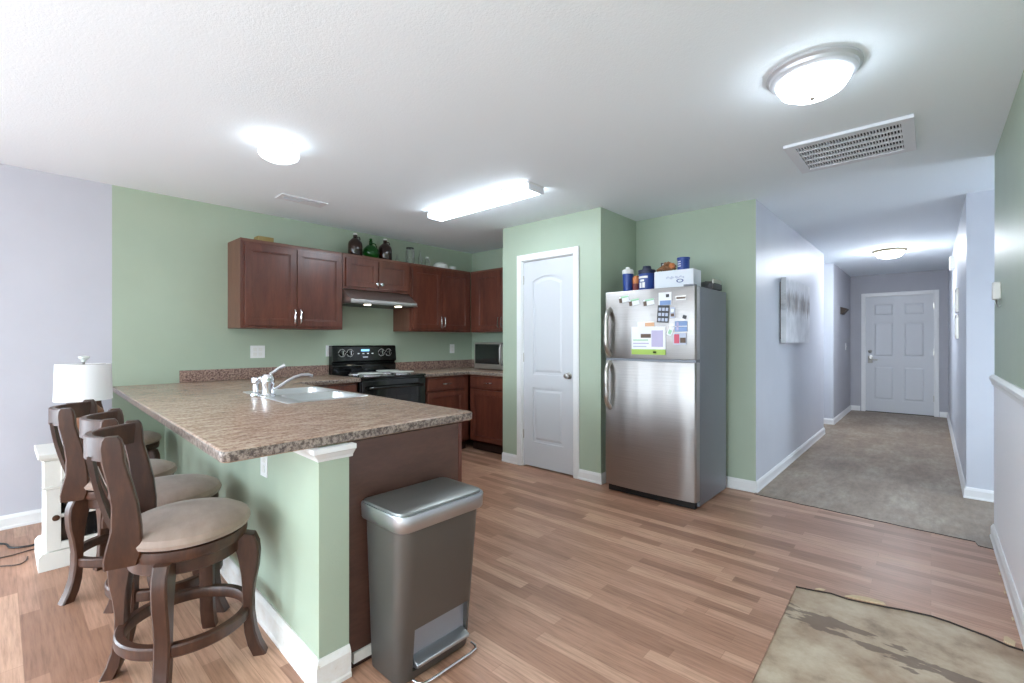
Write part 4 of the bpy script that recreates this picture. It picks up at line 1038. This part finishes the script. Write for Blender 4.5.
m.box(AX1-.02, AX1-.002, a+.03, b-.03, .10, .140, bev=.002); m.box(AX1-.02, AX1-.002, a+.03, b-.03, .418, .440, bev=.002); m.box(AX1-.02, AX1-.004, a+.03, b-.03, .275, .295, bev=.002); m.box(AX1-.02, AX1-.004, (a+b)/2-.01, (a+b)/2+.01, .140, .418, bev=.002)
dd = m.build('door', 'furnwhite', ac)
B(AX1-.0195, AX1-.016, a+.03, b-.03, .140, .418).build('glass', 'blackglass', dd)
m = MB().lathe([(0, 0), (.007, 0), (.006, .012), (.015, .018), (.016, .026), (0, .030)], n=16)
for v in m.bm.verts: v.co = Vector((AX1-.002+v.co.z, AY0+.058+v.co.x, .285+v.co.y))
m.build('knob', 'knobbronze', dd, smooth=True)
LXc, LYc = -3.78, .345
la = thing('table_lamp', 'table lamp with white drum shade and brown wooden base on the accent cabinet', 'lamp', (LXc, LYc, .639))
MB().lathe([(0, .6385), (.085, .6385), (.088, .65), (.060, .665), (.055, .68), (.080, .72), (.098, .78), (.090, .84), (.050, .88), (.022, .895), (.018, .93), (0, .931)], LXc, LYc, 32).build('lamp_base', 'lampwood', la, smooth=True)
MB().lathe([(.129, .905), (.133, .905), (.127, 1.120), (.123, 1.120)], LXc, LYc, 48, closed=True).build('lamp_shade', 'shade', la, smooth=True)
m = MB(); m.tube([(LXc, LYc, .93), (LXc, LYc, 1.135)], .006, 8)
for k in range(3): a = k*2*PI/3; m.tube([(LXc, LYc, 1.115), (LXc+0.125*math.cos(a), LYc+0.125*math.sin(a), 1.115)], .003, 6)
m.build('harp', 'nickel', la)
MB().lathe([(0, 1.132), (.014, 1.134), (.010, 1.142), (.026, 1.155), (.026, 1.165), (0, 1.170)], LXc, LYc, 16).build('finial', 'ceramic', la, smooth=True)

# cables on the floor by the grey wall
def cable(pts, r_, label, mat='cablebrown'):
    out = []
    P_ = [Vector((p[0], p[1], r_+.001)) for p in pts]
    for i in range(len(P_)-1):
        p0, p1, p2, p3 = P_[max(i-1, 0)], P_[i], P_[i+1], P_[min(i+2, len(P_)-1)]
        for k in range(6):
            t_ = k/6; out.append(.5*((2*p1)+(-p0+p2)*t_+(2*p0-5*p1+4*p2-p3)*t_**2+(-p0+3*p1-3*p2+p3)*t_**3))
    out.append(P_[-1]); o = MB().tube(out, r_, 8).build('power_cable', mat, smooth=True); return tag(o, label, 'cable')
cable([(-4.5, -.4), (-4.35, -.12), (-4.25, .02), (-4.14, .05), (-4.09, .12), (-4.10, .26)], .006, 'thick dark cable on the floor along the grey wall', 'dark')
cable([(-4.1, -.5), (-3.95, -.2), (-3.86, -.02), (-3.80, .07), (-3.83, .105), (-3.90, .115)], .0035, 'thin brown cable looping nearer the white accent cabinet')
cable([(-4.35, -.6), (-4.0, -.25), (-4.0, -.08), (-3.99, .05), (-4.01, .13), (-4.02, .22)], .0035, 'thin brown cable between the other two floor cables')

# ------------------------------------------------------------------ wall plates
def plate(axis, a, sgn, u, z, w, label, kind='outlet', h=.115, n=1):
    f0, f1 = sorted((a, a+sgn*.006)); t = thing('electrical_outlet' if kind == 'outlet' else 'light_switch', label, kind if kind == 'outlet' else 'switch', (a, u, z) if axis == 'x' else (u, a, z))
    def bx(p, q, r_, s, e, f_, bev=0):
        e, f_ = sorted((e, f_)); return MB().box(e, f_, p, q, r_, s, bev=bev) if axis == 'x' else MB().box(p, q, e, f_, r_, s, bev=bev)
    bx(u-w/2, u+w/2, z, z+h, a+sgn*.0005, a+sgn*.006, .002).build('cover_plate', 'plate', t)
    for k in range(n):
        c_ = u+(k-(n-1)/2)*.046
        if kind == 'outlet':
            for zz in (z+.020, z+.064): bx(c_-.016, c_+.016, zz, zz+.030, a+sgn*.006, a+sgn*.0085, .001).build('socket', 'whiteplastic', t)
        else: bx(c_-.005, c_+.005, z+h/2-.012, z+h/2+.012, a+sgn*.006, a+sgn*.014, .001).build('toggle', 'whiteplastic', t)
    return t
plate('x', LX, 1, 1.60, 1.103, .125, 'wide double outlet plate on the green wall above the peninsula', n=2)
plate('x', LX, 1, 2.285, 1.10, .075, 'white outlet plate partly hidden at the left edge of the stove')
plate('x', LX, 1, 3.935, 1.105, .078, 'white outlet plate right of the stove under the wall cabinets')
plate('y', .7975-.002, -1, -2.20, .655, .075, 'white outlet plate on the knee wall under the peninsula overhang')
plate('x', -1.095, 1, 9.8, 1.11, .075, 'small switch plate on the entry wall left of the front door', 'switch')

# ------------------------------------------------------------------ ceiling fixtures
t = thing('ceiling_light', 'large lit dome ceiling light with silver stepped rim before the air grille', 'ceiling light', (-.385, 2.40, H))
cx_, cy_ = -.385, 2.39
MB().lathe([(0, H-.0005), (.178, H-.0005), (.180, H-.012), (.168, H-.020), (.164, H-.032), (.150, H-.042), (.140, H-.044), (0, H-.0445)], cx_, cy_, 56).build('rim', 'rimsilver', t, smooth=True)
MB().lathe([(.140, H-.0446), (.138, H-.055), (.120, H-.085), (.085, H-.105), (.04, H-.114), (0, H-.116)], cx_, cy_, 48).build('glass_dome', 'glow1', t, smooth=True)
MB().lathe([(0, H-.128), (.008, H-.126), (.012, H-.120), (.010, H-.1162), (0, H-.1161)], cx_, cy_, 16).build('finial', 'nickel', t, smooth=True)
t = thing('ceiling_light', 'small round white mushroom ceiling light above the peninsula', 'ceiling light', (-2.9, 1.1, H))
MB().lathe([(0, H-.0005), (.088, H-.0005), (.088, H-.022), (.080, H-.026), (.080, H-.038), (0, H-.039)], -2.88, 1.12, 40).build('collar', 'trim', t, smooth=True)
MB().lathe([(.078, H-.0392), (.104, H-.050), (.112, H-.068), (.104, H-.088), (.075, H-.104), (0, H-.112)], -2.88, 1.12, 40).build('glass_shade', 'glow2', t, smooth=True)
t = thing('fluorescent_light', 'long lit wraparound fluorescent fixture on the kitchen ceiling', 'ceiling light', (-2.75, 2.63, H))
FX_0, FX_1, FYc = -3.42, -2.20, 2.715
B(FX_0, FX_1, FYc-.088, FYc+.088, H-.014, H-.0005, bev=.002).build('fixture_pan', 'trim', t)
m = MB().prism([(FYc-.084, H-.0145), (FYc-.082, H-.045), (FYc-.070, H-.056), (FYc+.070, H-.056), (FYc+.082, H-.045), (FYc+.084, H-.0145)], FX_0+.02, FX_1-.02, 'x'); m.build('diffuser', 'glow3', t)
for a in (FX_0, FX_1-.0195): B(a, a+.0195, FYc-.086, FYc+.086, H-.060, H-.0145, bev=.003).build('end_cap', 'ventwhite', t)
t = thing('ceiling_light', 'lit ceiling light with tan rim at the far end of the hallway', 'ceiling light', (-.4, 7.8, H))
MB().lathe([(0, H-.0005), (.178, H-.0005), (.182, H-.010), (.165, H-.028), (.150, H-.032), (0, H-.0325)], -.40, 7.75, 48).build('rim', 'brass', t, smooth=True)
MB().lathe([(.150, H-.0326), (.142, H-.055), (.110, H-.085), (.06, H-.10), (0, H-.103)], -.40, 7.75, 40).build('glass_dome', 'glow4', t, smooth=True)
# return air grille
gx0, gx1, gy0, gy1 = -.665, -.065, 3.19, 3.75
t = thing('air_return_grille', 'wide white return air grille with five louvre rows in the ceiling', 'vent', ((gx0+gx1)/2, (gy0+gy1)/2, H))
m = MB(); fw = .055
for a, b, c_, d in ((gx0, gx1, gy0, gy0+fw), (gx0, gx1, gy1-fw, gy1), (gx0, gx0+fw, gy0+fw, gy1-fw), (gx1-fw, gx1, gy0+fw, gy1-fw)): m.box(a, b, c_, d, H-.018, H-.0005)
m.build('grille_frame', 'ventwhite', t)
B(gx0+fw, gx1-fw, gy0+fw, gy1-fw, H-.003, H-.0006).build('duct_backing', 'ventdark', t)
m = MB(); step = (gy1-gy0-2*fw)/5
for k in range(1, 5): y = gy0+fw+k*step; m.box(gx0+fw, gx1-fw, y-.007, y+.007, H-.016, H-.004)
m.build('cross_bars', 'ventwhite', t)
m = MB(); n = 34
for k in range(n):
    x = gx0+fw+(k+.5)*(gx1-gx0-2*fw)/n
    m.box(x-.0028, x+.0028, gy0+fw, gy1-fw, H-.014, H-.004)
m.build('louvres', 'ventwhite', t)
# supply register
t = thing('ceiling_register', 'small white ceiling register with a dark slot over the kitchen', 'vent', (-3.9, 1.72, H))
m = MB()
for a, b, c_, d in ((-3.99, -3.84, 1.52, 1.56), (-3.99, -3.84, 1.86, 1.90), (-3.99, -3.955, 1.56, 1.86), (-3.875, -3.84, 1.56, 1.86)): m.box(a, b, c_, d, H-.008, H-.0005)
m.build('register_frame', 'ventwhite', t)
B(-3.955, -3.875, 1.56, 1.86, H-.002, H-.0006).build('slot', 'brownprint', t)
m = MB()
for k in range(4): x = -3.950+k*.020; m.box(x, x+.004, 1.56, 1.86, H-.010, H-.003)
m.build('louvres', 'ventwhite', t)
B(-3.953, -3.877, 1.70, 1.86, H-.012, H-.0105).build('damper', 'ventwhite', t)

# ------------------------------------------------------------------ hallway objects
t = thing('wall_art', 'grey abstract canvas picture on the left hallway wall', 'picture', (-1.05, 5.6, 1.24))
m = MB().box(-1.068, -1.022, 5.02, 6.18, 1.24, 1.87, bev=.002); m.build('stretched_canvas', 'canvas', t)
m = MB(); m.box(-1.0795, -1.069, 5.05, 6.15, 1.28, 1.83); m.build('wood_stretcher', 'brownprint', t)
t = thing('corner_shelf', 'small dark triangular shelf on the entry wall left of the front door', 'shelf', (-1.05, 9.35, 1.70))
m = MB().prism([(-1.0945, 1.82), (-1.01, 1.79), (-1.01, 1.775), (-1.07, 1.70), (-1.0945, 1.70)], 9.18, 9.45, 'y', bev=.004); m.build('shelf_board', 'sconce', t)
t = thing('door_chime', 'white door chime box high on the right hallway wall', 'chime', (.19, 7.8, 2.10))
B(.165, .2095, 7.62, 7.80, 2.12, 2.27, bev=.006).build('chime_cover', 'whiteplastic', t)
for z, l in ((1.56, 'upper of two small framed pictures on the right hallway wall'), (1.285, 'lower of two small framed pictures on the right hallway wall')):
    t = thing('picture_frame', l, 'picture', (.2, 6.75, z), 'small frames on the right hallway wall')
    m = MB()
    for a, b, c_, d in ((6.58, 6.92, z, z+.02), (6.58, 6.92, z+.225, z+.245), (6.58, 6.60, z+.02, z+.225), (6.90, 6.92, z+.02, z+.225)): m.box(.190, .2095, a, b, c_, d, bev=.002)
    m.build('frame', 'nickel', t); B(.199, .2093, 6.60, 6.90, z+.02, z+.225).build('print', 'paperdim', t)
t = thing('alarm_sensor', 'white sensor with a side magnet at the green wall corner', 'sensor', (.29, 4.1, 1.50))
B(.266, .2995, 3.86, 3.94, 1.50, 1.60, bev=.006).build('sensor_body', 'whiteplastic', t)
B(.276, .2995, 3.98, 4.04, 1.515, 1.585, bev=.004).build('magnet_strip', 'whiteplastic', t)
MB().tube([(.285, 3.90, 1.499), (.283, 3.895, 1.47), (.29, 3.885, 1.455), (.2985, 3.88, 1.465)], .003, 8).build('hook', 'nickel', t)

# torn floor chips
def chip(pts, z, label):
    o = MB().prism(pts, z, z+.004).build('floor_chip', 'flake'); tag(o, label, 'floor chip', 'torn plank chips')
chip([(-.315, 2.792), (-.26, 2.802), (-.215, 2.812), (-.16, 2.828), (-.17, 2.850), (-.22, 2.852), (-.25, 2.846), (-.29, 2.825)], .0005, 'pale torn chip at the middle of the bare patch edge')
chip([(-.435, 2.772), (-.40, 2.785), (-.395, 2.80), (-.42, 2.795)], .0005, 'tiny pale chip near the left corner of the bare patch')
chip([(.225, 2.815), (.255, 2.80), (.262, 2.84), (.24, 2.87), (.23, 2.86)], .0005, 'pale torn chip beside the baseboard of the green wall')
for k, (y, l) in enumerate(((3.05, 'tiny paint flake at the right baseboard nearest the camera'), (3.35, 'tiny paint flake midway along the right baseboard'), (3.6, 'tiny paint flake farthest along the right baseboard'))):
    o = MB().prism([(.272, y), (.279, y+.01), (.277, y+.04), (.270, y+.03)], .0005, .004).build('paint_flake', 'flake'); tag(o, l, 'paint flake', 'paint flakes by the baseboard')
